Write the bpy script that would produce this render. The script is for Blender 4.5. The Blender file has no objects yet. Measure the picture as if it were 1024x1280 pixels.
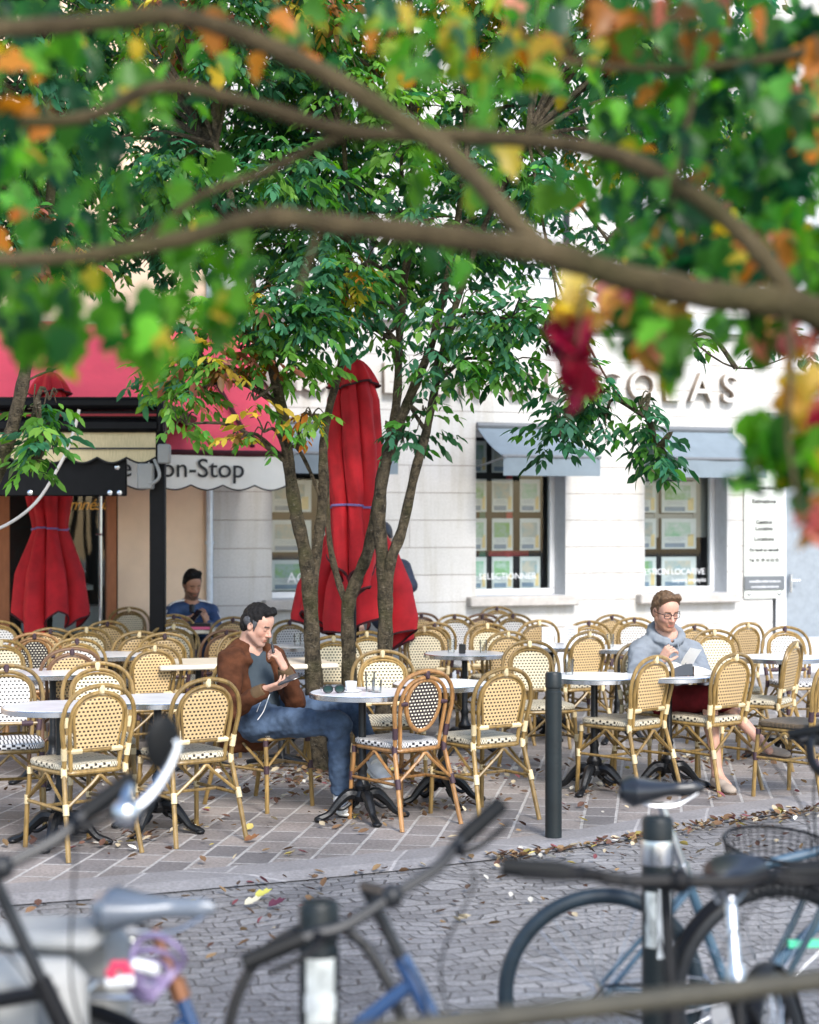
import bpy, math, random
import numpy as np
from mathutils import Vector, Matrix
random.seed(7); rng = np.random.default_rng(7)
S = bpy.context.scene
COL = S.collection
F, HZ, CX, EYE = 2133.0, 653.0, 512.0, 1.72
R = math.radians

def P(px, py, d):                       # a point seen at a photograph pixel, d metres into the scene
    return Vector(((px-CX)/F*d, d, EYE-(py-HZ)/F*d))
def G(px, d, z=0.0):
    return Vector(((px-CX)/F*d, d, z))

# ---------------------------------------------------------------- materials
def new_mat(name):
    m = bpy.data.materials.new(name); m.use_nodes = True
    nt = m.node_tree; b = nt.nodes['Principled BSDF']
    return m, nt, b
def nd(nt, t, **kw):
    n = nt.nodes.new(t)
    for k, v in kw.items():
        if k in n.inputs: n.inputs[k].default_value = v
        else: setattr(n, k, v)
    return n
def c4(c): return (c[0], c[1], c[2], 1.0)
def randomize(nt, b, lo, hi):                  # every copy of a thing gets its own slight wear
    src = b.inputs['Base Color'].links[0].from_socket; oi = nd(nt, 'ShaderNodeObjectInfo'); mr = nd(nt, 'ShaderNodeMapRange'); mr.inputs[3].default_value = lo; mr.inputs[4].default_value = hi
    nt.links.new(oi.outputs['Random'], mr.inputs[0]); mm = nd(nt, 'ShaderNodeMix', data_type='RGBA', blend_type='MULTIPLY'); mm.inputs[0].default_value = 1.
    nt.links.new(src, mm.inputs[6]); nt.links.new(mr.outputs[0], mm.inputs[7]); nt.links.new(mm.outputs[2], b.inputs['Base Color'])
def pm(name, col, rough=.6, metal=0., var=.15, scale=12., bump=0., bscale=60., stretch=(1,1,1), col2=None, spec=.4, coat=0., trans=0.):
    m, nt, b = new_mat(name)
    b.inputs['Roughness'].default_value = rough; b.inputs['Metallic'].default_value = metal
    b.inputs['Specular IOR Level'].default_value = spec; b.inputs['Coat Weight'].default_value = coat
    tc = nd(nt, 'ShaderNodeTexCoord'); mp = nd(nt, 'ShaderNodeMapping'); mp.inputs['Scale'].default_value = stretch
    nt.links.new(tc.outputs['Object'], mp.inputs[0])
    if var > 0 or col2:
        n = nd(nt, 'ShaderNodeTexNoise', Scale=scale, Detail=4.0, Roughness=.6); nt.links.new(mp.outputs[0], n.inputs['Vector'])
        r = nd(nt, 'ShaderNodeValToRGB')
        a = col2 or [max(0, x*(1-var)) for x in col]; z = col if col2 else [min(1, x*(1+var)) for x in col]
        r.color_ramp.elements[0].color = c4(a); r.color_ramp.elements[1].color = c4(z)
        r.color_ramp.elements[0].position = .32; r.color_ramp.elements[1].position = .68
        nt.links.new(n.outputs['Fac'], r.inputs[0]); nt.links.new(r.outputs[0], b.inputs['Base Color'])
    else: b.inputs['Base Color'].default_value = c4(col)
    if bump > 0:
        n2 = nd(nt, 'ShaderNodeTexNoise', Scale=bscale, Detail=3.0); nt.links.new(mp.outputs[0], n2.inputs['Vector'])
        bp = nd(nt, 'ShaderNodeBump', Strength=bump, Distance=.01); nt.links.new(n2.outputs['Fac'], bp.inputs['Height'])
        nt.links.new(bp.outputs[0], b.inputs['Normal'])
    return m
def brick_mat(name, c1, c2, mortar, bw, rh, ms, coord='UV', offset=.5, rough=.6, smooth=.1, bias=0., rot=0., distort=0., bump=0., tint=0., invert=1, streak=0.):
    m, nt, b = new_mat(name); b.inputs['Roughness'].default_value = rough
    tc = nd(nt, 'ShaderNodeTexCoord'); mp = nd(nt, 'ShaderNodeMapping'); mp.inputs['Rotation'].default_value = (0, 0, rot)
    nt.links.new(tc.outputs[coord], mp.inputs[0]); vec = mp.outputs[0]
    if distort:
        nz = nd(nt, 'ShaderNodeTexNoise', Scale=2.2, Detail=2.0); nt.links.new(vec, nz.inputs['Vector'])
        mx = nd(nt, 'ShaderNodeMix', data_type='RGBA', blend_type='LINEAR_LIGHT'); mx.inputs[0].default_value = distort
        nt.links.new(vec, mx.inputs[6]); nt.links.new(nz.outputs['Color'], mx.inputs[7]); vec = mx.outputs[2]
    br = nd(nt, 'ShaderNodeTexBrick', offset=offset, Scale=1.0)
    for k, v in (('Color1', c4(c1)), ('Color2', c4(c2)), ('Mortar', c4(mortar)), ('Mortar Size', ms), ('Mortar Smooth', smooth), ('Bias', bias), ('Brick Width', bw), ('Row Height', rh)):
        br.inputs[k].default_value = v
    nt.links.new(vec, br.inputs['Vector']); out = br.outputs['Color']
    if tint:
        n = nd(nt, 'ShaderNodeTexNoise', Scale=1.3, Detail=6.0, Roughness=.65); nt.links.new(tc.outputs[coord], n.inputs['Vector'])
        n3 = nd(nt, 'ShaderNodeTexNoise', Scale=55., Detail=3.0); nt.links.new(tc.outputs[coord], n3.inputs['Vector'])
        ad = nd(nt, 'ShaderNodeMath', operation='ADD'); nt.links.new(n.outputs['Fac'], ad.inputs[0]); nt.links.new(n3.outputs['Fac'], ad.inputs[1])
        mr = nd(nt, 'ShaderNodeMapRange'); mr.inputs[1].default_value = .7; mr.inputs[2].default_value = 1.3; mr.inputs[3].default_value = 1-tint; mr.inputs[4].default_value = 1+tint
        nt.links.new(ad.outputs[0], mr.inputs[0])
        mm = nd(nt, 'ShaderNodeMix', data_type='RGBA', blend_type='MULTIPLY'); mm.inputs[0].default_value = 1.
        nt.links.new(out, mm.inputs[6]); nt.links.new(mr.outputs[0], mm.inputs[7]); out = mm.outputs[2]
    if streak:                                    # rain streaks and old repairs
        m2 = nd(nt, 'ShaderNodeMapping'); m2.inputs['Scale'].default_value = (5., .35, 1.); nt.links.new(tc.outputs[coord], m2.inputs[0])
        n4 = nd(nt, 'ShaderNodeTexNoise', Scale=1.6, Detail=7.0, Roughness=.62); nt.links.new(m2.outputs[0], n4.inputs['Vector'])
        r4 = nd(nt, 'ShaderNodeValToRGB'); r4.color_ramp.elements[0].position = .36; r4.color_ramp.elements[1].position = .52; k = 1-streak; r4.color_ramp.elements[0].color = (k*1.02, k, k*.95, 1); r4.color_ramp.elements[1].color = (1, 1, 1, 1); nt.links.new(n4.outputs['Fac'], r4.inputs[0])
        m4 = nd(nt, 'ShaderNodeMix', data_type='RGBA', blend_type='MULTIPLY'); m4.inputs[0].default_value = 1.; nt.links.new(out, m4.inputs[6]); nt.links.new(r4.outputs[0], m4.inputs[7]); out = m4.outputs[2]
    nt.links.new(out, b.inputs['Base Color'])
    if bump:
        bp = nd(nt, 'ShaderNodeBump', Strength=bump, Distance=.012); bp.invert = bool(invert)
        nt.links.new(br.outputs['Fac'], bp.inputs['Height']); nt.links.new(bp.outputs[0], b.inputs['Normal'])
    return m
def leaf_mat(name, rough=.45, tr=.35):
    m, nt, b = new_mat(name); b.inputs['Roughness'].default_value = rough; b.inputs['Specular IOR Level'].default_value = .22
    at = nd(nt, 'ShaderNodeAttribute', attribute_name='Col'); nt.links.new(at.outputs['Color'], b.inputs['Base Color'])
    t = nd(nt, 'ShaderNodeBsdfTranslucent'); hs = nd(nt, 'ShaderNodeHueSaturation', Saturation=1.22, Value=1.4); nt.links.new(at.outputs['Color'], hs.inputs['Color'])
    nt.links.new(hs.outputs[0], t.inputs[0])
    mx = nd(nt, 'ShaderNodeMixShader'); mx.inputs[0].default_value = tr
    nt.links.new(b.outputs[0], mx.inputs[1]); nt.links.new(t.outputs[0], mx.inputs[2]); nt.links.new(mx.outputs[0], nt.nodes['Material Output'].inputs[0])
    return m
def attr_mat(name, rough=.55, bump=0., bscale=120., sss=0., stretch=(1,1,1), sheen=0.):
    m, nt, b = new_mat(name); b.inputs['Roughness'].default_value = rough
    at = nd(nt, 'ShaderNodeAttribute', attribute_name='Col'); nt.links.new(at.outputs['Color'], b.inputs['Base Color'])
    b.inputs['Specular IOR Level'].default_value = .35; b.inputs['Sheen Weight'].default_value = sheen
    if sss:
        b.inputs['Subsurface Weight'].default_value = sss; b.inputs['Subsurface Radius'].default_value = (.012, .005, .003); b.inputs['Subsurface Scale'].default_value = .6
    if bump:
        tc = nd(nt, 'ShaderNodeTexCoord'); mp = nd(nt, 'ShaderNodeMapping'); mp.inputs['Scale'].default_value = stretch
        n2 = nd(nt, 'ShaderNodeTexNoise', Scale=bscale, Detail=4.0); nt.links.new(tc.outputs['Object'], mp.inputs[0]); nt.links.new(mp.outputs[0], n2.inputs['Vector'])
        bp = nd(nt, 'ShaderNodeBump', Strength=bump, Distance=.01); nt.links.new(n2.outputs['Fac'], bp.inputs['Height']); nt.links.new(bp.outputs[0], b.inputs['Normal'])
    return m
def glass_mat(name, tint=(.9, .95, .95), refl=.9, rough=.02):
    m, nt, b = new_mat(name); nt.nodes.remove(b)
    t = nd(nt, 'ShaderNodeBsdfTransparent'); t.inputs[0].default_value = c4(tint)
    g = nd(nt, 'ShaderNodeBsdfGlossy'); g.inputs['Roughness'].default_value = rough
    fr = nd(nt, 'ShaderNodeFresnel', IOR=1.5); mu = nd(nt, 'ShaderNodeMath', operation='MULTIPLY'); mu.inputs[1].default_value = refl
    nt.links.new(fr.outputs[0], mu.inputs[0]); mx = nd(nt, 'ShaderNodeMixShader')
    nt.links.new(mu.outputs[0], mx.inputs[0]); nt.links.new(t.outputs[0], mx.inputs[1]); nt.links.new(g.outputs[0], mx.inputs[2])
    nt.links.new(mx.outputs[0], nt.nodes['Material Output'].inputs[0])
    return m

# ---------------------------------------------------------------- mesh building
def frame_of(t):
    t = t.normalized(); a = Vector((0, 0, 1)) if abs(t.z) < .9 else Vector((1, 0, 0))
    u = t.cross(a).normalized(); return u, t.cross(u).normalized()
def smooth_path(pts, n=4, closed=False):       # Catmull-Rom
    pts = [Vector(p) for p in pts]; out = []; L = len(pts)
    rngi = range(L) if closed else range(L-1)
    for i in rngi:
        g = (lambda k: pts[k % L]) if closed else (lambda k: pts[min(max(k, 0), L-1)])
        p0, p1, p2, p3 = g(i-1), g(i), g(i+1), g(i+2)
        for j in range(n):
            t = j/n
            out.append(.5*((2*p1)+(p2-p0)*t+(2*p0-5*p1+4*p2-p3)*t*t+(3*p1-p0-3*p2+p3)*t**3))
    if not closed: out.append(pts[-1])
    return out
class MB:
    def __init__(s): s.v = []; s.f = []; s.mi = []; s.uv = {}; s.m = 0
    def add(s, vs, fs, uvs=None):
        o = len(s.v); s.v += [tuple(x) for x in vs]
        for i, f in enumerate(fs):
            if uvs: s.uv[len(s.f)] = uvs[i]
            s.f.append(tuple(a+o for a in f)); s.mi.append(s.m)
        return s
    def box(s, c, sz, rz=0., rot=None, bev=0.):
        c = Vector(c); hx, hy, hz = (a/2 for a in sz)
        M = rot if rot is not None else Matrix.Rotation(rz, 3, 'Z')
        if bev <= 0:
            vs = [c+M@Vector((x*hx, y*hy, z*hz)) for x in (-1, 1) for y in (-1, 1) for z in (-1, 1)]
            return s.add(vs, [(0,1,3,2),(4,6,7,5),(0,4,5,1),(2,3,7,6),(0,2,6,4),(1,5,7,3)])
        b = min(bev, hx*.95, hy*.95, hz*.95); vs = []; idx = {}
        for x in (-1, 1):
            for y in (-1, 1):
                for z in (-1, 1):
                    for k in range(3):
                        p = [x*(hx-b), y*(hy-b), z*(hz-b)]; p[k] = (x*hx, y*hy, z*hz)[k]
                        idx[(x, y, z, k)] = len(vs); vs.append(c+M@Vector(p))
        I = idx; fs = []
        for q in (-1, 1):
            fs.append([I[(q,-1,-1,0)],I[(q,1,-1,0)],I[(q,1,1,0)],I[(q,-1,1,0)]][::q])
            fs.append([I[(1,q,-1,1)],I[(-1,q,-1,1)],I[(-1,q,1,1)],I[(1,q,1,1)]][::q])
            fs.append([I[(-1,-1,q,2)],I[(1,-1,q,2)],I[(1,1,q,2)],I[(-1,1,q,2)]][::q])
            for r in (-1, 1):
                e = [I[(q,r,-1,0)],I[(q,r,1,0)],I[(q,r,1,1)],I[(q,r,-1,1)]]; fs.append(e if q*r < 0 else e[::-1])
                e = [I[(q,-1,r,0)],I[(q,1,r,0)],I[(q,1,r,2)],I[(q,-1,r,2)]]; fs.append(e if q*r > 0 else e[::-1])
                e = [I[(-1,q,r,1)],I[(1,q,r,1)],I[(1,q,r,2)],I[(-1,q,r,2)]]; fs.append(e if q*r < 0 else e[::-1])
                for t in (-1, 1):
                    e = [I[(q,r,t,0)],I[(q,r,t,1)],I[(q,r,t,2)]]; fs.append(e if q*r*t > 0 else e[::-1])
        return s.add(vs, fs)
    def tube(s, pts, rad, seg=8, closed=False, caps=True):
        pts = [Vector(p) for p in pts]; n = len(pts)
        rs = rad if isinstance(rad, (list, tuple)) else [rad]*n
        if len(rs) != n: rs = list(np.interp(np.linspace(0, 1, n), np.linspace(0, 1, len(rs)), rs))
        vs = []; u = None
        for i in range(n):
            a = pts[(i-1) % n] if (closed or i > 0) else pts[i]; b = pts[(i+1) % n] if (closed or i < n-1) else pts[i]
            t = (b-a); t = t.normalized() if t.length > 1e-9 else Vector((0, 0, 1))
            if u is None: u, w = frame_of(t)
            else:
                u = u-t*u.dot(t); u = u.normalized() if u.length > 1e-6 else frame_of(t)[0]; w = t.cross(u)
            for k in range(seg):
                an = 2*math.pi*k/seg; vs.append(pts[i]+(u*math.cos(an)+w*math.sin(an))*rs[i])
        fs = []
        for i in range(n if closed else n-1):
            j = (i+1) % n
            for k in range(seg):
                l = (k+1) % seg; fs.append((i*seg+k, i*seg+l, j*seg+l, j*seg+k))
        if caps and not closed:
            fs.append(tuple(range(seg))[::-1]); fs.append(tuple((n-1)*seg+k for k in range(seg)))
        return s.add(vs, fs)
    def lathe(s, prof, seg=24, c=(0, 0, 0), M=None, cap=True):
        c = Vector(c); vs = []
        for r, z in prof:
            for k in range(seg):
                a = 2*math.pi*k/seg; p = Vector((r*math.cos(a), r*math.sin(a), z)); vs.append(c+(M@p if M else p))
        fs = []; n = len(prof)
        for i in range(n-1):
            for k in range(seg):
                l = (k+1) % seg; fs.append((i*seg+k, i*seg+l, (i+1)*seg+l, (i+1)*seg+k))
        if cap: fs.append(tuple(range(seg))[::-1]); fs.append(tuple((n-1)*seg+k for k in range(seg)))
        return s.add(vs, fs)
    def sphere(s, c, r, seg=12, rings=8, M=None):
        r = r if isinstance(r, (tuple, list)) else (r, r, r); c = Vector(c); vs = []; fs = []
        for i in range(rings+1):
            th = math.pi*i/rings
            for k in range(seg):
                a = 2*math.pi*k/seg; p = Vector((r[0]*math.sin(th)*math.cos(a), r[1]*math.sin(th)*math.sin(a), r[2]*math.cos(th))); vs.append(c+(M@p if M else p))
        for i in range(rings):
            for k in range(seg):
                l = (k+1) % seg; fs.append((i*seg+k, (i+1)*seg+k, (i+1)*seg+l, i*seg+l))
        return s.add(vs, fs)
    def grid(s, fn, nu, nv, closed_u=False, uvfn=None):
        vs = [fn(i/(nu if closed_u else nu-1), j/(nv-1)) for j in range(nv) for i in range(nu)]; fs = []; uvs = []
        for j in range(nv-1):
            for i in range(nu if closed_u else nu-1):
                k = (i+1) % nu; fs.append((j*nu+i, j*nu+k, (j+1)*nu+k, (j+1)*nu+i))
                if uvfn:
                    d = nu if closed_u else nu-1; e = nv-1
                    uvs.append([uvfn(i/d, j/e), uvfn((i+1)/d, j/e), uvfn((i+1)/d, (j+1)/e), uvfn(i/d, (j+1)/e)])
        return s.add(vs, fs, uvs if uvfn else None)
    def prism(s, poly, axis_pt, vec):                 # extrude a planar polygon (list of Vectors) along vec
        n = len(poly); vec = Vector(vec)
        vs = [Vector(p)+Vector(axis_pt) for p in poly]; vs += [v+vec for v in vs]
        return s.add(vs, [tuple(range(n))[::-1], tuple(range(n, 2*n))]+[(i, (i+1) % n, n+(i+1) % n, n+i) for i in range(n)])
    def build(s, name, mats, parent=None, smooth=True, angle=40):
        me = bpy.data.meshes.new(name); me.from_pydata(s.v, [], s.f)
        mats = mats if isinstance(mats, (list, tuple)) else [mats]
        for m in mats: me.materials.append(m)
        if any(s.mi): me.polygons.foreach_set('material_index', s.mi)
        if s.uv:
            ul = me.uv_layers.new(name='UVMap')
            for fi, uvs in s.uv.items():
                ls = me.polygons[fi].loop_start
                for k, q in enumerate(uvs): ul.data[ls+k].uv = q
        if smooth:
            me.polygons.foreach_set('use_smooth', [True]*len(me.polygons)); me.set_sharp_from_angle(angle=R(angle))
        me.update()
        return link(name, me, parent)
def link(name, data, parent=None):
    o = bpy.data.objects.new(name, data); COL.objects.link(o)
    if parent: o.parent = parent
    return o
def tag(o, label=None, cat=None, group=None, kind=None):
    if label: o['label'] = label
    if cat: o['category'] = cat
    if group: o['group'] = group
    if kind: o['kind'] = kind
    return o
def empty(name, loc=(0, 0, 0), rz=0., label=None, cat=None, group=None):
    o = link(name, None); o.location = loc; o.rotation_euler = (0, 0, rz); o.empty_display_size = .1
    return tag(o, label, cat, group)
def copy_tree(o, parent=None):
    c = o.copy(); COL.objects.link(c)
    if parent: c.parent = parent
    for ch in list(o.children): copy_tree(ch, c)
    return c
def np_mesh(name, V, Fq, mat, parent=None, col=None, smooth=False):
    me = bpy.data.meshes.new(name); n = len(Fq); k = Fq.shape[1]
    me.vertices.add(len(V)); me.vertices.foreach_set('co', np.ascontiguousarray(V, dtype=np.float32).ravel())
    me.loops.add(n*k); me.loops.foreach_set('vertex_index', np.ascontiguousarray(Fq, dtype=np.int32).ravel())
    me.polygons.add(n); me.polygons.foreach_set('loop_start', np.arange(0, n*k, k, dtype=np.int32))
    me.materials.append(mat); me.update(calc_edges=True)
    if smooth: me.polygons.foreach_set('use_smooth', np.ones(n, dtype=bool))
    if col is not None:
        a = me.color_attributes.new('Col', 'FLOAT_COLOR', 'POINT')
        c = np.ones((len(V), 4), dtype=np.float32); c[:, :3] = col; a.data.foreach_set('color', c.ravel())
    me.validate()
    return link(name, me, parent)
def text_obj(name, body, size, mat, parent=None, ext=.002, loc=(0,0,0), rot=(0,0,0), align='CENTER', space=1., bev=0., shear=0., offs=0.):
    cu = bpy.data.curves.new(name, 'FONT'); cu.body = body; cu.size = size; cu.extrude = ext; cu.align_x = align; cu.align_y = 'BOTTOM_BASELINE'; cu.space_character = space
    cu.bevel_depth = bev; cu.shear = shear; cu.offset = offs; cu.resolution_u = 4
    tmp = bpy.data.objects.new('t', cu); COL.objects.link(tmp)
    me = bpy.data.meshes.new_from_object(tmp.evaluated_get(bpy.context.evaluated_depsgraph_get()))
    bpy.data.objects.remove(tmp); bpy.data.curves.remove(cu)
    me.name = name; me.materials.clear(); me.materials.append(mat)
    o = link(name, me, parent); o.location = loc; o.rotation_euler = rot
    return o
# ---------------------------------------------------------------- camera, light
cam = bpy.data.cameras.new('camera'); co = link('camera', cam); S.camera = co
co.location = (0, 0, EYE); co.rotation_euler = (R(90), 0, 0)
cam.sensor_fit = 'HORIZONTAL'; cam.sensor_width = 24.; cam.lens = 24.*F/1024.; cam.shift_y = (HZ-640)/1024.   # horizontal fit: shift is in units of the width
cam.clip_start = .05; cam.clip_end = 400
cam.dof.use_dof = True; cam.dof.focus_distance = 10.25; cam.dof.aperture_fstop = 1.7
w = bpy.data.worlds.new('World'); S.world = w; w.use_nodes = True
bg = w.node_tree.nodes['Background']; sk = w.node_tree.nodes.new('ShaderNodeTexSky'); sk.sky_type = 'NISHITA'; sk.sun_disc = False
SUN_EL, SUN_AZ = 40., 158.     # azimuth: clockwise from +Y (the way the camera looks)
sk.sun_elevation = R(SUN_EL); sk.sun_rotation = R(SUN_AZ); sk.dust_density = 1.0; sk.air_density = 1.0
w.node_tree.links.new(sk.outputs[0], bg.inputs[0]); bg.inputs[1].default_value = .15
sl = bpy.data.lights.new('sun', 'SUN'); sl.energy = 1.75; sl.angle = R(14); sl.color = (1, .965, .915)
so = link('sun', sl); so.rotation_euler = (R(90-SUN_EL), 0, R(180-SUN_AZ)); so.location = (5, -5, 12)
S.view_settings.view_transform = 'Standard'; S.view_settings.look = 'None'; S.view_settings.gamma = 1.; S.view_settings.exposure = 1.48
S.cycles.max_bounces = 8; S.cycles.transparent_max_bounces = 12; S.cycles.use_denoising = True
try: S.cycles.denoiser = 'OPENIMAGEDENOISE'
except Exception: pass

# ---------------------------------------------------------------- ground
M_pave = brick_mat('paving_setts', (.255, .22, .198), (.135, .124, .122), (.35, .33, .31), .30, .19, .0105, coord='Object', rot=R(98), rough=.6, tint=.45, bump=.5, distort=.006, smooth=.3)
M_cob = brick_mat('street_cobbles', (.245, .235, .232), (.16, .155, .157), (.09, .085, .085), .125, .082, .006, coord='Object', rot=R(-14), rough=.5, tint=.5, bump=1., distort=.16, smooth=.6)
M_band = brick_mat('border_stones', (.255, .235, .228), (.20, .19, .19), (.33, .31, .30), .75, 1.0, .008, coord='Object', rot=R(12), rough=.6, tint=.3, bump=.4, distort=.01)
def edge_y(X):                                     # line where the terrace paving meets the street
    return float(np.interp(X, [-8, -2.2, -1.4, -.6, .2, .9, 1.7, 2.3, 3.2, 8], [7.2, 7.65, 7.95, 8.3, 8.7, 9.15, 9.85, 10.3, 10.9, 13.2]))
xs = np.linspace(-14, 14, 57)
mb = MB(); mb.grid(lambda u, v: Vector((-60+120*u, -40+140*v, -.035)), 30, 30); st = mb.build('street', M_cob, smooth=False); tag(st, kind='structure')
mb = MB()
for i in range(len(xs)-1):
    a, b = xs[i], xs[i+1]; ya, yb = edge_y(a)+.36, edge_y(b)+.36
    mb.add([(a, ya, 0), (b, yb, 0), (b, 40, 0), (a, 40, 0)], [(0, 1, 2, 3)])
pv = mb.build('pavement', M_pave, smooth=False); tag(pv, kind='structure')
mb = MB()
for i in range(len(xs)-1):
    a, b = xs[i], xs[i+1]; ya, yb = edge_y(a), edge_y(b)
    mb.add([(a, ya, -.028), (b, yb, -.028), (b, yb+.12, -.002), (a, ya+.12, -.002), (b, yb+.36, .001), (a, ya+.36, .001)], [(0, 1, 2, 3), (3, 2, 4, 5)])
kb = mb.build('kerb_band', M_band, smooth=False); tag(kb, kind='structure')

# ---------------------------------------------------------------- shared materials
M_wall = brick_mat('white_stone', (.53, .515, .495), (.50, .49, .47), (.29, .255, .23), 30., .2905, .0045, coord='UV', rough=.8, tint=.12, bump=.7, smooth=.2, streak=.13)
M_white = pm('white_paint', (.66, .67, .69), .4, var=.03)
M_reveal = pm('reveal_stone', (.50, .51, .53), .8, var=.06)
M_sill = pm('sill_stone', (.42, .39, .36), .75, var=.12, bump=.2)
M_peach = pm('peach_plaster', (.80, .60, .42), .85, var=.07, scale=2.5, bump=.15)
M_terra = pm('terracotta_frame', (.36, .13, .05), .5, var=.12, stretch=(3, 3, .6))
M_black = pm('black_metal', (.004, .004, .005), .5, var=.2, spec=.15)
M_iron = pm('cast_iron', (.004, .0045, .0055), .42, var=.3, bump=.25, bscale=40, spec=.35)
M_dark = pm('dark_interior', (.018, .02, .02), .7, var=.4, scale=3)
M_glass = glass_mat('window_glass')
M_blueaw = pm('blue_grey_canvas', (.175, .215, .245), .85, var=.08, scale=5, bump=.1, bscale=300)
M_red = pm('red_canvas', (.38, .006, .012), .8, var=.25, scale=6, bump=.12, bscale=250)
M_redaw = pm('red_awning_canvas', (.74, .075, .115), .8, var=.06, scale=4, bump=.1, bscale=250)
M_redtrim = pm('dark_red_trim', (.05, .006, .01), .8, var=.1)
M_cream = pm('cream_canvas', (.84, .80, .74), .85, var=.05, scale=4)
M_beige = pm('beige_canvas', (.56, .46, .27), .85, var=.14, scale=30, stretch=(6, 6, .4))
M_steel = pm('steel', (.62, .63, .65), .25, metal=1., var=.05)
M_post = pm('bollard_green', (.006, .010, .011), .5, var=.25, scale=8, bump=.1)
M_grey = pm('grey_plastic', (.26, .26, .25), .5, var=.06)
M_gold = pm('gold_letters', (.65, .38, .09), .35, metal=.6, var=.05)
M_ink = pm('ink', (.02, .02, .022), .6, var=0)
M_plate = pm('grey_plate', (.13, .14, .15), .4, var=.08)
M_acr = pm('frosted_acrylic', (.50, .52, .48), .3, var=.02)
# ---------------------------------------------------------------- facades (local x runs along the wall, -y comes out of it)
B0, BS = 18.0, .36; PHI = math.atan(BS)
def W(px, py, off=0.):                   # wall coordinates (u, z) of a photograph pixel, on a plane 'off' metres in front of the wall
    xp = (px-CX)/F; c, s_ = math.cos(PHI), math.sin(PHI)
    # plane: points B + u*(c,s) + off*(s,-c)
    ox, oy = off*s_, B0-off*c
    # X = xp*Y ; X = ox+u*c ; Y = oy+u*s
    u = (xp*oy-ox)/(c-xp*s_); Y = oy+u*s_
    return u, EYE-(py-HZ)*Y/F
def facade(name, label):
    return empty(name, (0, B0, 0), PHI, label, 'building')
bld = facade('stone_building', 'white stone building with blue awnings and rows of property adverts in its windows')
U0 = W(264, 700)[0]; U1 = W(966, 700)[0]; HT = 9.0
wins = []
for (l, r, ytop, ybot) in ((340, 462, 538, 745), (595, 707, 534, 748), (806, 909, 538, 744)):
    ul = W(l, 640)[0]; ur = W(r, 640)[0]; zb = W(l, ybot)[1]; wins.append((ul, ur, zb, W(l, ytop)[1]))
zb = sum(w_[2] for w_ in wins)/3; zt = sum(w_[3] for w_ in wins)/3
wins = [(a, b, zb, zt) for a, b, _, _ in wins]
UE = U1+5.0; DU = (U1, U1+1.5)          # door opening at the end of the wall
def wall_panel(mb, u0, u1, z0, z1, y=0.):
    mb.add([(u0, y, z0), (u1, y, z0), (u1, y, z1), (u0, y, z1)], [(0, 1, 2, 3)], [[(u0, z0), (u1, z0), (u1, z1), (u0, z1)]])
mb = MB(); cur = U0; tz = zt
openings = [(a, b, zb, zt) for a, b, _, _ in wins]+[(DU[0], DU[1], 0., 2.85)]
upper = [(a-.05, b+.05, 4.3, 6.6) for a, b, _, _ in wins]+[(DU[0]+.1, DU[1]-.1, 4.3, 6.6)]
for a, b, z0, z1 in openings:
    wall_panel(mb, cur, a, 0, 4.0); wall_panel(mb, a, b, 0, z0) if z0 > 0 else None; wall_panel(mb, a, b, z1, 4.0); cur = b
wall_panel(mb, cur, UE, 0, 4.0)
cur = U0
for a, b, z0, z1 in upper:
    wall_panel(mb, cur, a, 4.0, HT); wall_panel(mb, a, b, 4.0, z0); wall_panel(mb, a, b, z1, HT); cur = b
wall_panel(mb, cur, UE, 4.0, HT)
mb.m = 1
for (a, b, z0, z1) in wins:
    m_ = (a+b)/2
    for k in (-3, -2, -1, 1, 2, 3):
        x0 = m_+k*(b-a)/6.4; x1 = x0+k*.045
        mb.add([(x0-.004, -.0015, z1+.25), (x0+.004, -.0015, z1+.25), (x1+.004, -.0015, z1+.62), (x1-.004, -.0015, z1+.62)], [(0, 1, 2, 3)])
mb.build('wall', [M_wall, pm('joint', (.50, .46, .42), .9, var=.1)], bld, smooth=False)
mb = MB(); mb.box(((U0+UE)/2, -.03, .2), (UE-U0, .06, .4)); mb.box(((U0+UE)/2, -.045, 3.92), (UE-U0, .09, .16))
mb.box(((U0+DU[0])/2-.002, -.045, .06), (DU[0]-U0-.01, .12, .12))
mb.build('plinth', M_reveal, bld, smooth=False)
mb = MB(); mb.box(((U0+UE)/2, 4.2, HT/2), (UE-U0, .2, HT)); mb.box(((U0+UE)/2, 2.1, HT+.1), (UE-U0+.4, 4.9, .2)); mb.build('roof', M_reveal, bld, smooth=False)
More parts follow.
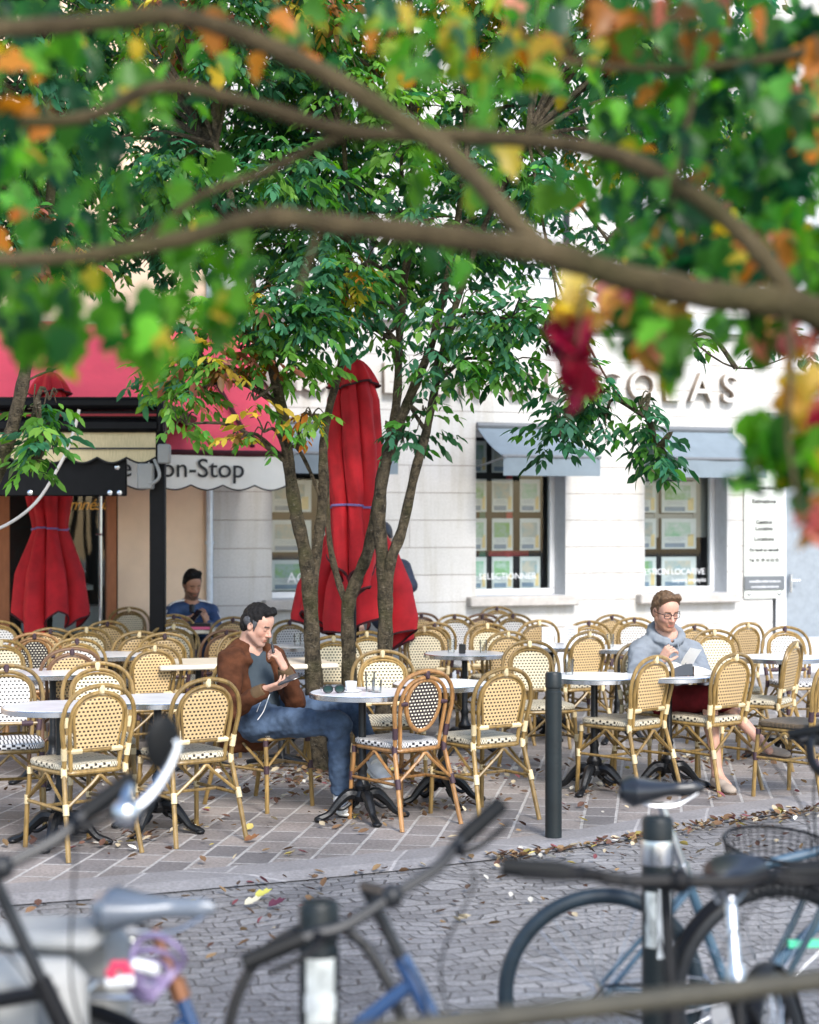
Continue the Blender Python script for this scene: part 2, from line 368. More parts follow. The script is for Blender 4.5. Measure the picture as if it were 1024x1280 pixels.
# poster sheets: white border, picture bands, dark footer
M_pap = pm('advert_paper', (.60, .63, .63), .6, var=.04)
def pic(name, a, b_):
    return pm(name, a, .5, var=0, col2=b_, scale=9)
M_pics = [pic('advert_picture_meadow', (.10, .34, .05), (.52, .60, .62)), pic('advert_picture_house', (.34, .42, .50), (.16, .36, .08)),
          pic('advert_picture_room', (.55, .48, .38), (.22, .36, .42)), pic('advert_picture_garden', (.20, .45, .28), (.55, .58, .58))]
M_foot = pm('advert_footer', (.17, .24, .33), .5, var=.1); M_sand = pm('advert_sand', (.72, .56, .28), .5, var=.1)
def poster(parent, u0, u1, z0, z1, y, k):
    wdt, h = u1-u0, z1-z0; mb = MB(); mb.box(((u0+u1)/2, y, (z0+z1)/2), (wdt, .012, h))
    mb.m = 1; mb.box((u0+wdt*.46, y-.008, z0+h*.64), (wdt*.74, .006, h*.46))
    mb.m = 2; mb.box((u0+wdt*.38, y-.008, z0+h*.12), (wdt*.58, .006, h*.14))
    mb.m = 3; mb.box((u0+wdt*.84, y-.008, z0+h*.28), (wdt*.17, .006, h*.40))
    mb.m = 2
    for i in range(3): mb.box((u0+wdt*.40, y-.007, z0+h*(.27+.045*i)), (wdt*(.6-.1*((i*7+k) % 3)), .004, h*.008))
    mb.build('poster', [M_pap, M_pics[k % 4], M_foot, M_sand], parent, smooth=False)
REC = .30
M_dkred = pm('red_backing_strip', (.45, .012, .02), .5, var=.2); M_dkgrn = pm('green_backing_strip', (.01, .16, .10), .5, var=.2)
def window(parent, ul, ur, z0, z1, cols=None, rows=None, words=None, k0=0):
    mb = MB(); fw = .065                      # frame
    for a, b, c, d in ((ul, ur, z0, z0+fw), (ul, ur, z1-fw, z1)): mb.box(((a+b)/2, REC, (c+d)/2), (b-a, .07, d-c), bev=.006)
    for a, b in ((ul, ul+fw), (ur-fw, ur)): mb.box(((a+b)/2, REC-.002, (z0+z1)/2), (fw, .07, z1-z0-2*fw), bev=.006)
    wf = mb.build('window', M_white, parent, smooth=False)
    mb = MB(); mb.box((ul-.001, REC/2+.02, (z0+z1)/2), (.004, REC+.04, z1-z0)); mb.box((ur+.001, REC/2+.02, (z0+z1)/2), (.004, REC+.04, z1-z0)); mb.box(((ul+ur)/2, REC/2+.02, z1), (ur-ul, REC+.04, .004)); mb.box(((ul+ur)/2, REC/2+.02, z0), (ur-ul, REC+.04, .004))
    mb.build('reveal', M_reveal, wf, smooth=False)
    mb = MB(); mb.add([(ul+fw, REC, z0+fw), (ur-fw, REC, z0+fw), (ur-fw, REC, z1-fw), (ul+fw, REC, z1-fw)], [(0, 1, 2, 3)]); mb.build('pane', M_glass, wf, smooth=False)
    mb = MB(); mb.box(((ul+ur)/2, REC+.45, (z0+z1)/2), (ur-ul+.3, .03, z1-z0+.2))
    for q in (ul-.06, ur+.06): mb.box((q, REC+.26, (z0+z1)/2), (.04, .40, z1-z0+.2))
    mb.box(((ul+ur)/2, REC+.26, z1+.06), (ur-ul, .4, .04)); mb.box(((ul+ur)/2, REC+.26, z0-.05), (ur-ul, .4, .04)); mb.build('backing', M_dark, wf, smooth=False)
    if cols:
        k = k0
        for (c0, c1) in cols:
            for (r0, r1) in rows:
                k += 1; poster(wf, c0, c1, r0, r1, REC+.10, k*7+k//3)
    if words:
        for (t, sz, u, z, sp) in words: text_obj('lettering', t, sz, M_white, wf, .001, (u, REC-.006, z), (R(90), 0, 0), space=sp)
    return wf
def wu(px): return W(px, 640, -REC-.1)[0]
def wz(py, px=640): return W(px, py, -REC-.1)[1]
rows = [(wz(b), wz(a)) for a, b in ((552, 591), (599, 640), (648, 688), (696, 736))]
cw = wu(641)-wu(615); gap = wu(650)-wu(641)
c1 = [(wu(615)-cw-.06, wu(615)-.06-.0)]; cols1 = [(wu(582), wu(608)), (wu(615), wu(641)), (wu(650), wu(675))]
cols2 = [(wu(790), wu(820)), (wu(827), wu(870))]
cols0 = [(wu(335), wu(389)), (wu(398), wu(440))]
a, b, z0, z1 = wins[0]; window(bld, a, b, z0, z1, [(a+.10, wu(389)), (wu(398), b-.12)], [(wz(r1, 360), wz(r0, 360)) for r0, r1 in ((552, 591), (600, 640), (650, 690), (700, 738))], [('ACHETER', .155, (a+b)/2+.05, z0+.16, 1.0), ('Vendre et louer', .075, (a+b)/2+.1, z0+.08, 1.)])
a, b, z0, z1 = wins[1]; wf = window(bld, a, b, z0, z1, [(a+.07, wu(608)), (wu(615), wu(641)), (wu(650), wu(675))], rows, [('SELECTIONNER', .098, (a+b)/2-.03, z0+.17, 1.0)], 3)
mb = MB(); mb.box(((wu(641)+wu(650))/2, REC+.3, (z0+z1)/2-.2), (.07, .02, z1-z0-.5)); mb.box(((wu(615)+wu(675))/2, REC+.31, (rows[2][0]+rows[3][1])/2), (wu(675)-wu(625), .02, .06)); mb.build('red_strip', M_dkred, wf, smooth=False)
mb = MB(); mb.box(((wu(608)+wu(615))/2, REC+.3, (z0+z1)/2-.3), (.07, .02, z1-z0-.8)); mb.build('green_strip', M_dkgrn, wf, smooth=False)
a, b, z0, z1 = wins[2]; wf = window(bld, a, b, z0, z1, [(a+.07, wu(820)), (wu(827), wu(870))], [(wz(r1, 850), wz(r0, 850)) for r0, r1 in ((553, 594), (602, 641), (648, 686), (696, 734))], [('GESTION LOCATIVE', .098, (a+b)/2-.02, z0+.20, .95), ('Loyers impayés', .07, (a+b)/2+.2, z0+.115, 1.)], 6)
M_greybar = pm('grey_display_bar', (.36, .36, .34), .5, var=.06)
mb = MB(); mb.box(((wu(820)+wu(827))/2, REC+.16, wz(620, 850)), (.055, .02, .95)); mb.box((wu(878), REC+.16, wz(620, 850)), (wu(887)-wu(871), .02, .95)); mb.box(((wu(806)+wu(871))/2, REC+.17, wz(645, 850)), (wu(871)-wu(806), .02, .05)); mb.box(((wu(806)+wu(871))/2, REC+.17, wz(597, 850)), (wu(871)-wu(806), .02, .05)); mb.build('display_bar', M_greybar, wf, smooth=False)
for i, (a, b, z0, z1) in enumerate(wins):
    mb = MB(); mb.box(((a+b)/2, -.03, z0-.055), (b-a+.22, .20, .105), bev=.012); mb.build('window_sill', M_sill, bld, smooth=False)
for i, (a, b, z0, z1) in enumerate(upper):          # shuttered windows of the floor above
    mb = MB(); mb.box(((a+b)/2, .2, (z0+z1)/2), (b-a, .06, z1-z0))
    wf = mb.build('window', M_white, bld, smooth=False)
    mb = MB()
    for q in (-1, 1): mb.box(((a+b)/2+q*(b-a)*.24, .16, (z0+z1)/2), ((b-a)*.40, .02, z1-z0-.2))
    mb.build('pane', M_reveal, wf, smooth=False)
# blue awnings over the windows
def awning(ul, ur, ztop):
    pr, dr = .72, .335; t = .006
    mb = MB()
    def surf(u, v): return Vector((ul+(ur-ul)*u, -.03-pr*v, ztop-dr*v-.035*math.sin(math.pi*v)))
    mb.grid(surf, 14, 8); mb.grid(lambda u, v: surf(u, v)+Vector((0, .004, -t)), 14, 8)
    mb.grid(lambda u, v: Vector((ul+(ur-ul)*u, -.03-pr-.004-.006*math.sin(u*9), ztop-dr-.20*v)), 14, 4)
    aw = mb.build('awning', M_blueaw, bld)
    mb = MB(); mb.tube([(ul, -.03, ztop+.02), (ur, -.03, ztop+.02)], .035); mb.tube([(ul-.01, -.03-pr, ztop-dr), (ur+.01, -.03-pr, ztop-dr)], .018)
    for q in (ul+.02, ur-.02): mb.tube([(q, -.02, ztop-.42), (q, -.05-pr, ztop-dr-.01)], .012)
    mb.build('awning_bar', M_plate, aw)
for (a, b, z0, z1) in wins: awning(a+.0, b+.05, W(640, 535)[1])
# door at the end of the wall
mb = MB(); d0, d1 = DU
for a, b in ((d0+.12, d0+.26), (d0+.95, d0+1.08), (d1-.1, d1)): mb.box(((a+b)/2, .16, 1.4), (b-a, .08, 2.8), bev=.008)
mb.box(((d0+.26+d0+.95)/2, .16, .12), (.69, .07, .24)); mb.box(((d0+.26+d0+.95)/2, .16, 2.62), (.69, .07, .16)); mb.box(((d0+d1)/2, .20, 2.79), (d1-d0, .06, .12))
dr = mb.build('door', M_white, bld, smooth=False)
mb = MB(); mb.box((d0+.6, .17, 1.4), (.68, .02, 2.3)); mb.build('pane', pm('door_grey', (.24, .27, .30), .3, var=.1), dr, smooth=False)
mb = MB(); mb.box((d0+.3, .1, 1.02), (.025, .05, .22), bev=.006); mb.tube([(d0+.3, .09, 1.05), (d0+.41, .07, 1.05)], .01); mb.build('handle', M_steel, dr)
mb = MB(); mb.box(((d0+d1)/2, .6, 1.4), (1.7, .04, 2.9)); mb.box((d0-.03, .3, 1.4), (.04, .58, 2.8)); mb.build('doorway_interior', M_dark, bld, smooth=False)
mb = MB(); mb.box(((d0+d1)/2, -.02, 2.92), (d1-d0+.2, .16, .09)); mb.build('canopy', M_plate, bld, smooth=False)
# lettering and plaques on the wall
def onwall(name, label, cat):
    return empty(name, (0, B0, 0), PHI, label, cat)
M_let = pm('letter_cream', (.50, .47, .43), .4, var=.05); M_letshade = pm('letter_side_shade', (.30, .235, .175), .45, var=.06)  # browner side faces put the letters' side shading into the colour
sg = onwall('shop_lettering', 'raised cream capital letters spelling the agency name across the stone wall', 'sign')
zl = W(650, 496)[1]; hl = W(650, 459)[1]-zl
def shade_sides(o):
    o.data.materials.append(M_letshade)
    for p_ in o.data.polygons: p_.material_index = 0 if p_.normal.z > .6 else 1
for ch, px in zip('DUCOLAS', (652, 695, 757, 800, 836, 873, 908)): shade_sides(text_obj('letter', ch, hl/.70, M_let, sg, .04, (W(px, 480)[0], -.055, zl), (R(90), 0, 0), bev=.004, offs=.001))
for k, ch in enumerate('IMMOBILIER'): shade_sides(text_obj('letter', ch, hl/.70, M_let, sg, .04, (W(590-32.5*(9-k)-6, 480)[0], -.055, zl), (R(90), 0, 0), bev=.004, offs=.001))
pq = onwall('notice_plaque', 'pale acrylic plaque with dark lines of opening hours beside the second agency window', 'sign')
pu0, pu1 = W(929, 650)[0], W(978, 650)[0]; pz0, pz1 = W(950, 748)[1], W(950, 585)[1]
mb = MB(); mb.box(((pu0+pu1)/2, -.022, (pz0+pz1)/2), (pu1-pu0, .012, pz1-pz0)); mb.build('plate', M_acr, pq, smooth=False)
for t, py, sz in (('Transactions', 612, .068), ('Estimations', 629, .068), ('Gestion', 655, .068), ('Locative', 663, .068), ('Locations', 676, .068), ('Du lundi au samedi', 689, .049), ('Tel  01 39 10 52 52', 702, .049)):
    text_obj('lettering', t, sz, M_ink, pq, .002, ((pu0+pu1)/2, -.031, W(952, py)[1]), (R(90), 0, 0), offs=.0012)
mb = MB()
for q in (.06, -.06):
    mb.lathe([(.018, 0), (.018, .02), (.006, .026)], 12, ((pu0 if q > 0 else pu1)+q, -.028, pz0+.06), Matrix.Rotation(R(90), 3, 'X'))
mb.build('fixing_stud', M_steel, pq)
gp = onwall('web_address_plate', 'dark grey plate with two white lines under the acrylic plaque', 'sign')
gz0, gz1 = W(952, 737)[1], W(952, 720)[1]
mb = MB(); mb.box(((pu0+pu1)/2, -.04, (gz0+gz1)/2), (pu1-pu0+.01, .016, gz1-gz0), bev=.004); mb.build('plate', M_plate, gp, smooth=False)
for t, k in (('contact@immobilier-ducolas.com', .56), ('www.immobilier-ducolas.com', .16)): text_obj('lettering', t, .030, M_white, gp, .001, ((pu0+pu1)/2, -.050, gz0+(gz1-gz0)*k), (R(90), 0, 0), offs=.001)

# ---- peach fronted shop with the red awning
shop = facade('peach_shop', 'peach plastered shop with a glazed terracotta framed door under the red awning')
V0 = U0-12.; g0, g1 = W(12, 700)[0], W(133, 700)[0]; gl = W(-170, 700)[0]; zg = 2.75
mb = MB()
for a, b, c, d in ((V0, gl, 0, 8.6), (gl, g1+.11, zg, 8.6), (g1+.11, U0-.05, 0, 8.6)): mb.add([(a, -.02, c), (b, -.02, c), (b, -.02, d), (a, -.02, d)], [(0, 1, 2, 3)])
mb.box(((V0+U0)/2, 4.2, 4.3), (U0-V0, .2, 8.6)); mb.build('wall', M_peach, shop, smooth=False)
mb = MB(); mb.box(((V0+U0)/2, 2.1, 8.7), (U0-V0, 4.8, .2)); mb.build('roof', M_reveal, shop, smooth=False)
fr = MB()
for a, b in ((gl, gl+.12), (W(3, 700)[0]-.08, g0), (g1, g1+.10), ): fr.box(((a+b)/2, .03, zg/2), (b-a, .10, zg), bev=.008)
fr.box(((gl+g1)/2, .035, zg-.06), (g1-gl, .08, .12)); fr.box(((gl+g1)/2, .035, .1), (g1-gl, .08, .2))
frm = fr.build('door', M_terra, shop, smooth=False)
mb = MB(); mb.add([(gl, .04, .2), (g1, .04, .2), (g1, .04, zg), (gl, .04, zg)], [(0, 1, 2, 3)]); mb.build('pane', M_glass, frm, smooth=False)
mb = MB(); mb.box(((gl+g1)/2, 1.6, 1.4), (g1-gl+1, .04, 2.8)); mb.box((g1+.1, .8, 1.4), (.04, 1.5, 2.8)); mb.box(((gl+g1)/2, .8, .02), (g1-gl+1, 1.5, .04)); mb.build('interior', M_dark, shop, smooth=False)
mb = MB(); q = W(115, 700)[0]; mb.box((q-.25, .9, 1.05), (.75, .4, .05)); mb.box((q-.1, .9, .72), (.9, .45, .28), bev=.02); mb.build('counter', pm('counter_pale', (.55, .6, .62), .4, var=.1), shop, smooth=False)
mb = MB(); mb.tube([(W(126, 700)[0], .02, .25), (W(126, 700)[0], .02, 2.6)], .018); mb.tube([(W(120, 700)[0], .01, 1.6), (W(128, 700)[0], .01, 1.6)], .012); mb.build('handle', M_steel, frm)
text_obj('lettering', 'amnésia', .16, M_gold, frm, .001, (W(106, 637)[0]+.02, .03, W(104, 637)[1]), (R(90), 0, 0), shear=.35, space=.9)
mb = MB(); mb.tube([(U0-.03, -.06, 0), (U0-.03, -.06, 8.5)], .035, 10)
for z in (.6, 1.5, 2.4): mb.lathe([(.045, 0), (.045, .03)], 12, (U0-.03, -.06, z))
mb.build('drainpipe', pm('zinc', (.55, .60, .66), .4, metal=.3, var=.08), shop)
# red awning with a white scalloped valance
OUT = 1.5; ua0 = W(-60, 600, OUT)[0]; ua1 = W(357, 600, OUT)[0]; zf = W(330, 566, OUT)[1]; zt_ = W(330, 425, .05)[1]+.10
ra = onwall('red_awning', 'long red shop awning with a white scalloped valance lettered in dark grey', 'awning')
mb = MB()
def sl_(u, v): return Vector((ua0+(ua1-ua0)*u, -.05-(OUT-.05)*v, zt_-(zt_-zf)*v-.05*math.sin(math.pi*v)+.012*math.sin(u*40)*math.sin(math.pi*v)))
mb.grid(sl_, 60, 12); mb.grid(lambda u, v: sl_(u, v)+Vector((0, .01, -.012)), 60, 12)
um = W(318, 560, OUT)[0]
mb.add([sl_(1, v/8)+Vector((.002, 0, 0)) for v in range(9)]+[Vector((ua1+.002, -.05, zf))], [(0, 1, 2, 3, 4, 5, 6, 7, 8, 9)])
mb.build('canopy', M_redaw, ra)
mb = MB(); mb.tube([(ua0, -OUT, zf-.01), (ua1, -OUT, zf-.01)], .03); 
for q in (um,): mb.tube([sl_((q-ua0-.35)/(ua1-ua0), .0)+Vector((0, 0, .02)), sl_((q-ua0)/(ua1-ua0), .96)+Vector((0, 0, .012))], .022)
mb.build('front_bar', M_redtrim, ra)
zv = W(330, 613, OUT)[1]
def scallop(mb, u0, u1, ztop, zbot, y, n, depth, per=10, edge=None):
    N = n*per; pts = []
    for i in range(N+1):
        t = i/N; z = zbot+depth*(1-abs(math.sin(math.pi*t*n)))
        pts.append((u0+(u1-u0)*t, z))
    for yy in (y, y+.006):
        o = [Vector((x, yy+.01*math.sin(x*5.), ztop)) for x, _ in pts]+[Vector((x, yy+.01*math.sin(x*5.)-.012, z)) for x, z in pts]
        mb.add(o, [(i, i+1, N+2+i, N+1+i) for i in range(N)])
    return [Vector((x, y+.01*math.sin(x*5.)-.014, z)) for x, z in pts]
mb = MB(); n_sc = int(round((ua1-ua0)/.30)); ed = scallop(mb, ua0, ua1, zf-.03, zv, -OUT-.01, n_sc, .045)
va = mb.build('valance', M_cream, ra)
mb = MB(); mb.tube(ed, .007, 5); mb.build('piping', M_ink, ra)
tx = W(305, 597, OUT)[0]; text_obj('lettering', 'le Non-Stop', .245, M_ink, ra, .002, (tx, -OUT-.034, W(305, 597, OUT)[1]), (R(90), 0, 0), align='RIGHT', offs=.001)
mb = MB(); lz = zf-.02; lp = [Vector((ua0+3+.45*i, -OUT-.05, lz-.03*abs(math.sin(i*1.57)))) for i in range(int((ua1-ua0-3)/.45)+1)]; mb.tube(smooth_path(lp), .006, 5)
fl = mb.build('light_string', M_ink, ra)
mb = MB()
for p in lp: mb.sphere(p+Vector((0, 0, -.03)), .02, 8, 6)
mb.build('bulb', pm('bulb_glass', (.8, .7, .5), .2, var=.05), ra)
# ---------------------------------------------------------------- pergola / roller awning on the terrace (black cassette, beige valance)
def wx(px, d): return (px-CX)/F*d
def wzz(py, d): return EYE-(py-HZ)*d/F
pg = empty('terrace_awning', G(100, 14.), 0, 'black framed terrace awning with beige scalloped valance and square posts', 'awning')
D = 14.0; o = Vector(pg.location)
def L(px, py, d=D): return P(px, py, d)-o
xr, xl = L(205, 0).x, L(-240, 0).x
zt0, zt1, zt2, zt3 = wzz(497, D), wzz(519, D), wzz(541, D), wzz(576, D)
mb = MB()
mb.box(((xl+xr)/2, 0, (zt0+wzz(512, D))/2), (xr-xl, .22, zt0-wzz(512, D)), bev=.03)
mb.box(((xl+xr)/2, .02, wzz(519, D)), (xr-xl-.04, .16, .05))
mb.box(((xl+xr)/2, -.01, (wzz(524, D)+zt2)/2), (xr-xl-.03, .2, wzz(524, D)-zt2), bev=.03)
mb.box((xr-.02, .02, (zt0+zt2)/2), (.055, .27, zt0-zt2+.02), bev=.02)
for k in (0, 1): mb.box((xr-.03-(xr-xl-.06)*k, 1.1, zt0-.08), (.07, 2.2, .09))
mb.build('cassette', M_black, pg)
mb = MB(); mb.box(((xl+xr)/2, -.085, wzz(519.5, D)), (xr-xl-.08, .02, .02)); mb.build('red_seam', pm('seam_red', (.25, .01, .015), .6, var=.1), pg)
mb = MB(); ed = scallop(mb, xl, L(196, 0).x, zt2+.005, zt3-.02, -.06, 12, .045); vl = mb.build('valance', M_beige, pg)
mb = MB(); mb.tube(ed, .008, 5); mb.box(((xl+L(196, 0).x)/2, -.078, wzz(561, D)), (L(196, 0).x-xl, .004, .014)); mb.build('piping', M_ink, vl)
mb = MB(); mb.box(((xl+xr)/2, 1.1, zt0-.03), (xr-xl, 2.2, .01)); mb.build('canvas_roof', M_black, pg)
mb = MB(); bx = L(158, 0).x; mb.box(((xl+bx)/2, .02, (zt3+.12+wzz(620, D))/2), (bx-xl, .05, zt3+.12-wzz(620, D)), bev=.008); bxo = mb.build('fascia_panel', M_black, pg)
mb = MB()
for a, b in ((147, 584), (138, 616), (150, 616), (38, 616)): mb.lathe([(.022, 0), (.022, .012), (.008, .02)], 12, L(a, b)+Vector((0, -.005, 0)), Matrix.Rotation(R(90), 3, 'X'))
mb.build('bolt', M_steel, bxo)
mb = MB(); pxm = L(197.5, 0).x; mb.box((pxm, .0, wzz(520, D)/2), (.125, .10, wzz(520, D)), bev=.008); mb.build('post', M_black, pg)
mb = MB(); mb.box((L(190, 0).x-.02, .45, 1.1), (.08, .08, 2.2), bev=.006); mb.build('post', M_plate, pg)
mb = MB(); mb.box((xl+.1, 0, wzz(520, D)/2), (.125, .10, wzz(520, D)), bev=.008); mb.build('post', M_black, pg)
mb = MB(); mb.box(L(200, 568)+Vector((.05, -.10, 0)), (.10, .10, .16), bev=.012); mb.box(L(182, 596)+Vector((.02, -.11, 0)), (.13, .10, .21), bev=.012)
mb.tube(smooth_path([L(196, 575)+Vector((0, -.13, 0)), L(203, 596)+Vector((0, -.16, 0)), L(190, 606)+Vector((0, -.15, 0)), L(186, 590)+Vector((0, -.14, 0))]), .014, 6); mb.build('bracket', M_grey, pg)
mb = MB(); mb.tube(smooth_path([P(-40, 665, 12.5), P(0, 660, 12.5), P(45, 628, 12.5), P(78, 575, 12.5), P(92, 540, 12.5), P(99, 512, 12.5)], 6), .012, 8)
tag(mb.build('hanging_cable', pm('pale_cable', (.42, .40, .38), .5, var=.1)), 'pale grey cable hanging in a curve past the black terrace awning', 'cable')

# ---------------------------------------------------------------- closed parasols
def parasol(name, label, x, y, prof, hem, folds, tie_z, seed, twist=.6, topz=None, cap=True, hemamp=.10):
    # prof: list of (z, radius, fold depth), from the top to the hem
    e = empty(name, (x, y, 0), 0, label, 'parasol', 'closed red parasols')
    rr = random.Random(seed); ph = [rr.uniform(-.35, .35) for _ in range(folds)]; am = [rr.uniform(.5, 1.45) for _ in range(folds)]; hm = [rr.uniform(-1, 1) for _ in range(folds)]
    zs = [p[0] for p in prof][::-1]; rs = [p[1] for p in prof][::-1]; fd = [p[2] for p in prof][::-1]
    zT, zB = prof[0][0], prof[-1][0]; NU, NV = folds*20, 50
    def pt(u, v, off=0.):
        a = u*folds; i = int(a) % folds; t = a-int(a)
        amp = am[i]*(1-t)+am[(i+1) % folds]*t; hh = hm[i]*(1-t)+hm[(i+1) % folds]*t
        sharp = .45*abs(math.cos(math.pi*t))**.8+.55*abs(1-2*t)+.10*math.sin(6*math.pi*t+5*hh+4*v)*math.sin(math.pi*t)**2                  # ridges at panel seams, valleys between
        sm = np.clip((v-.45)/.55, 0, 1); sm = sm*sm*(3-2*sm); z = zT+(zB-zT)*v+hemamp*(.9*hh+.9*(sharp-.5))*sm
        zz = max(z, zB) if z > zB else zB
        r = float(np.interp(zz, zs, rs)); f = float(np.interp(zz, zs, fd))
        th_ = u*6.283
        rad = r*(1-min(.8, 1.25*f*amp)*(1-sharp))+off+.012*f*math.sin(th_*23+z*9)
        th = 2*math.pi*(u+ (ph[i]*(1-t)+ph[(i+1) % folds]*t)/folds*.5)+twist*v*(1+.5*math.sin(3*v))+f*.35*math.sin(2*math.pi*t)*amp
        return Vector((rad*math.cos(th), rad*math.sin(th)*.92, z))
    mb = MB(); mb.grid(lambda u, v: pt(u, v), NU, NV, True); mb.grid(lambda u, v: pt(1-u, v, -.006), NU, NV, True)
    cn = mb.build('canopy', M_red, e, angle=80)
    mb = MB(); mb.tube([pt(i/NU, 1.) for i in range(NU)], .009, 5, closed=True); mb.build('hem_trim', M_redtrim, cn)
    mb = MB(); mb.tube([(0, 0, .05), (0, 0, zT+.03)], .027, 12); mb.sphere((0, 0, zT+.05), .035, 10, 8); mb.build('pole', M_black, e)
    mb = MB(); mb.box((0, 0, .03), (.55, .55, .06), bev=.015); mb.tube([(0, 0, .06), (0, 0, .35)], .04, 12); mb.build('base', M_iron, e)
    if tie_z:
        mb = MB(); tp = []
        for i in range(72):
            vv = (zT-tie_z)/(zT-zB)
            for _ in range(6): vv = min(1, max(0, vv+(pt(i/72, vv).z-tie_z)/(zT-zB)))
            q_ = pt(i/72, vv, .008); tp.append(Vector((q_.x, q_.y, tie_z+.012*math.sin(i*.17))))
        mb.tube(tp, .009, 5, closed=True); mb.build('tie', pm('purple_tie', (.16, .12, .30), .6, var=.1), e)
    if cap:
        mb = MB()
        def cp(u, v):
            th = 2*math.pi*u; r = .02+(.155+.03*math.cos(folds*th))*v**.8; return Vector((r*math.cos(th), r*math.sin(th), zT+.04-.20*v**1.6-.03*math.sin(2*th)*v))
        mb.grid(cp, 48, 8, True); c_ = mb.build('vent_cap', M_red, e); mb = MB(); mb.tube([cp(i/48, 1.) for i in range(48)], .009, 5, closed=True); mb.build('cap_trim', M_redtrim, c_)
    return e
d = 15.6; z = lambda py: wzz(py, d)
parasol('parasol', 'closed red parasol tied with purple cord behind the black terrace awning', wx(62, d), d,
        [(z(470), .03, .1), (z(485), .13, .25), (z(520), .19, .3), (z(620), .22, .35), (z(650), .175, .45), (z(662), .165, .5), (z(680), .22, .5), (z(715), .33, .42), (z(760), .375, .40), (z(782), .37, .42)], None, 8, z(661), 3, .5, hemamp=.16)
d = 12.65; z = lambda py: wzz(py, d)
parasol('parasol', 'tall closed red parasol cinched between the three tree trunks', wx(441, d), d,
        [(z(455), .03, .1), (z(470), .14, .2), (z(500), .205, .35), (z(560), .225, .4), (z(610), .215, .5), (z(633), .19, .55), (z(655), .20, .55), (z(700), .19, .5), (z(728), .16, .6)], None, 7, z(633), 11, .4, hemamp=.16)
d = 13.5; z = lambda py: wzz(py, d)
parasol('parasol', 'wide flared red parasol standing behind the tall cinched one', wx(445, d), d,
        [(z(560), .03, .1), (z(575), .13, .2), (z(610), .18, .35), (z(650), .21, .45), (z(662), .21, .5), (z(690), .34, .45), (z(730), .47, .40), (z(770), .52, .40), (z(790), .50, .42)], None, 9, z(660), 23, -.4, cap=False, hemamp=.14)

# ---------------------------------------------------------------- bollards
def bollard(px, d, label, stickers=(), zb=0.):
    e = empty('bollard', G(px, d, zb), 0, label, 'bollard', 'dark green street bollards')
    mb = MB(); mb.lathe([(.0455, -.05), (.0455, .795), (.041, .80), (.041, .815), (.0455, .82), (.0455, .89), (.040, .90), (.0, .902)], 28, cap=False); mb.build('post', M_post, e)
    return e
bollard(692, 9.33, 'plain dark green bollard between the cafe chairs')
b1 = bollard(399, 3.85, 'dark bollard with a torn white sticker beside the white bicycle saddle', zb=-.035)
b2 = bollard(822, 4.95, 'dark bollard with two stickers and a silver band in front of the light blue bicycle', zb=-.035)
M_stick = pm('sticker_white', (.62, .65, .66), .5, var=.25, scale=18); M_stick2 = pm('sticker_worn', (.45, .47, .45), .6, var=.35, scale=22)
def sticker(e, z0, z1, a0, a1, m):
    mb = MB(); mb.grid(lambda u, v: Vector((.0468*math.cos(R(a0+(a1-a0)*u)), .0468*math.sin(R(a0+(a1-a0)*u)), z0+(z1-z0)*v)), 10, 3); mb.build('sticker', m, e)
sticker(b1, .60, .78, 235, 320, M_stick2); sticker(b1, .66, .70, 230, 325, M_stick)
sticker(b2, .50, .70, 262, 330, M_stick); sticker(b2, .53, .69, 215, 258, M_stick2)
mb = MB(); mb.lathe([(.047, .765), (.049, .775), (.049, .825), (.047, .835)], 24, cap=False); mb.build('silver_band', M_steel, b2)
mb = MB(); cpx = Vector((wx(399, 3.85), 3.85, 0)); mb.tube(smooth_path([cpx+Vector(q) for q in ((-.20, -.02, .42), (-.20, .0, .60), (-.13, .03, .74), (.0, .062, .80), (.10, .03, .76), (.18, .0, .62), (.2, -.01, .45), (.13, .02, .33), (0, .065, .29), (-.13, .02, .33))], 6, True), .013, 8, closed=True)
tag(mb.build('cable_lock', pm('black_rubber', (.012, .012, .013), .5, var=.2)), 'thick black cable lock looped around the stickered bollard', 'bike lock')
# ---------------------------------------------------------------- rattan bistro chairs
def cane_mat(name, base, hole): 
    return brick_mat(name, hole, [h*1.3 for h in hole], base, .0235, .0205, .0059, rough=.55, smooth=.15, bump=.5, invert=0)
M_bamboo = pm('bamboo_golden', (.225, .142, .046), .36, var=.38, scale=9, stretch=(5, 5, 1), bump=.08, bscale=40)
M_bamb_br = pm('bamboo_brown', (.30, .15, .052), .35, var=.38, scale=9, stretch=(5, 5, 1), bump=.08, bscale=40)
M_bamb_dk = pm('bamboo_dark', (.13, .065, .03), .38, var=.25, scale=9, stretch=(5, 5, 1))
M_wrapc = pm('binding_cream', (.68, .54, .31), .5, var=.12, scale=60, stretch=(1, 1, 6), bump=.3, bscale=150)
M_wrapd = pm('binding_dark', (.045, .022, .03), .5, var=.2, scale=60, stretch=(1, 1, 6), bump=.3, bscale=150)
M_cane_f = cane_mat('cane_cream', (.66, .56, .37), (.014, .009, .005)); M_cane_b = cane_mat('cane_tan', (.565, .39, .19), (.010, .006, .003))
M_cane_w = cane_mat('cane_white', (.64, .60, .55), (.016, .014, .016)); M_cane_wb = cane_mat('cane_white_back', (.70, .56, .33), (.014, .010, .007))
M_cane_k = brick_mat('cane_dark', (.80, .74, .58), (.74, .68, .52), (.022, .014, .016), .0245, .0195, .0062, rough=.5, smooth=.15, bump=.4, invert=0)
M_seat_c = brick_mat('seat_weave_cream', (.62, .55, .41), (.58, .51, .37), (.022, .016, .012), .0215, .5, .0036, rough=.55, smooth=.2, bump=.5)
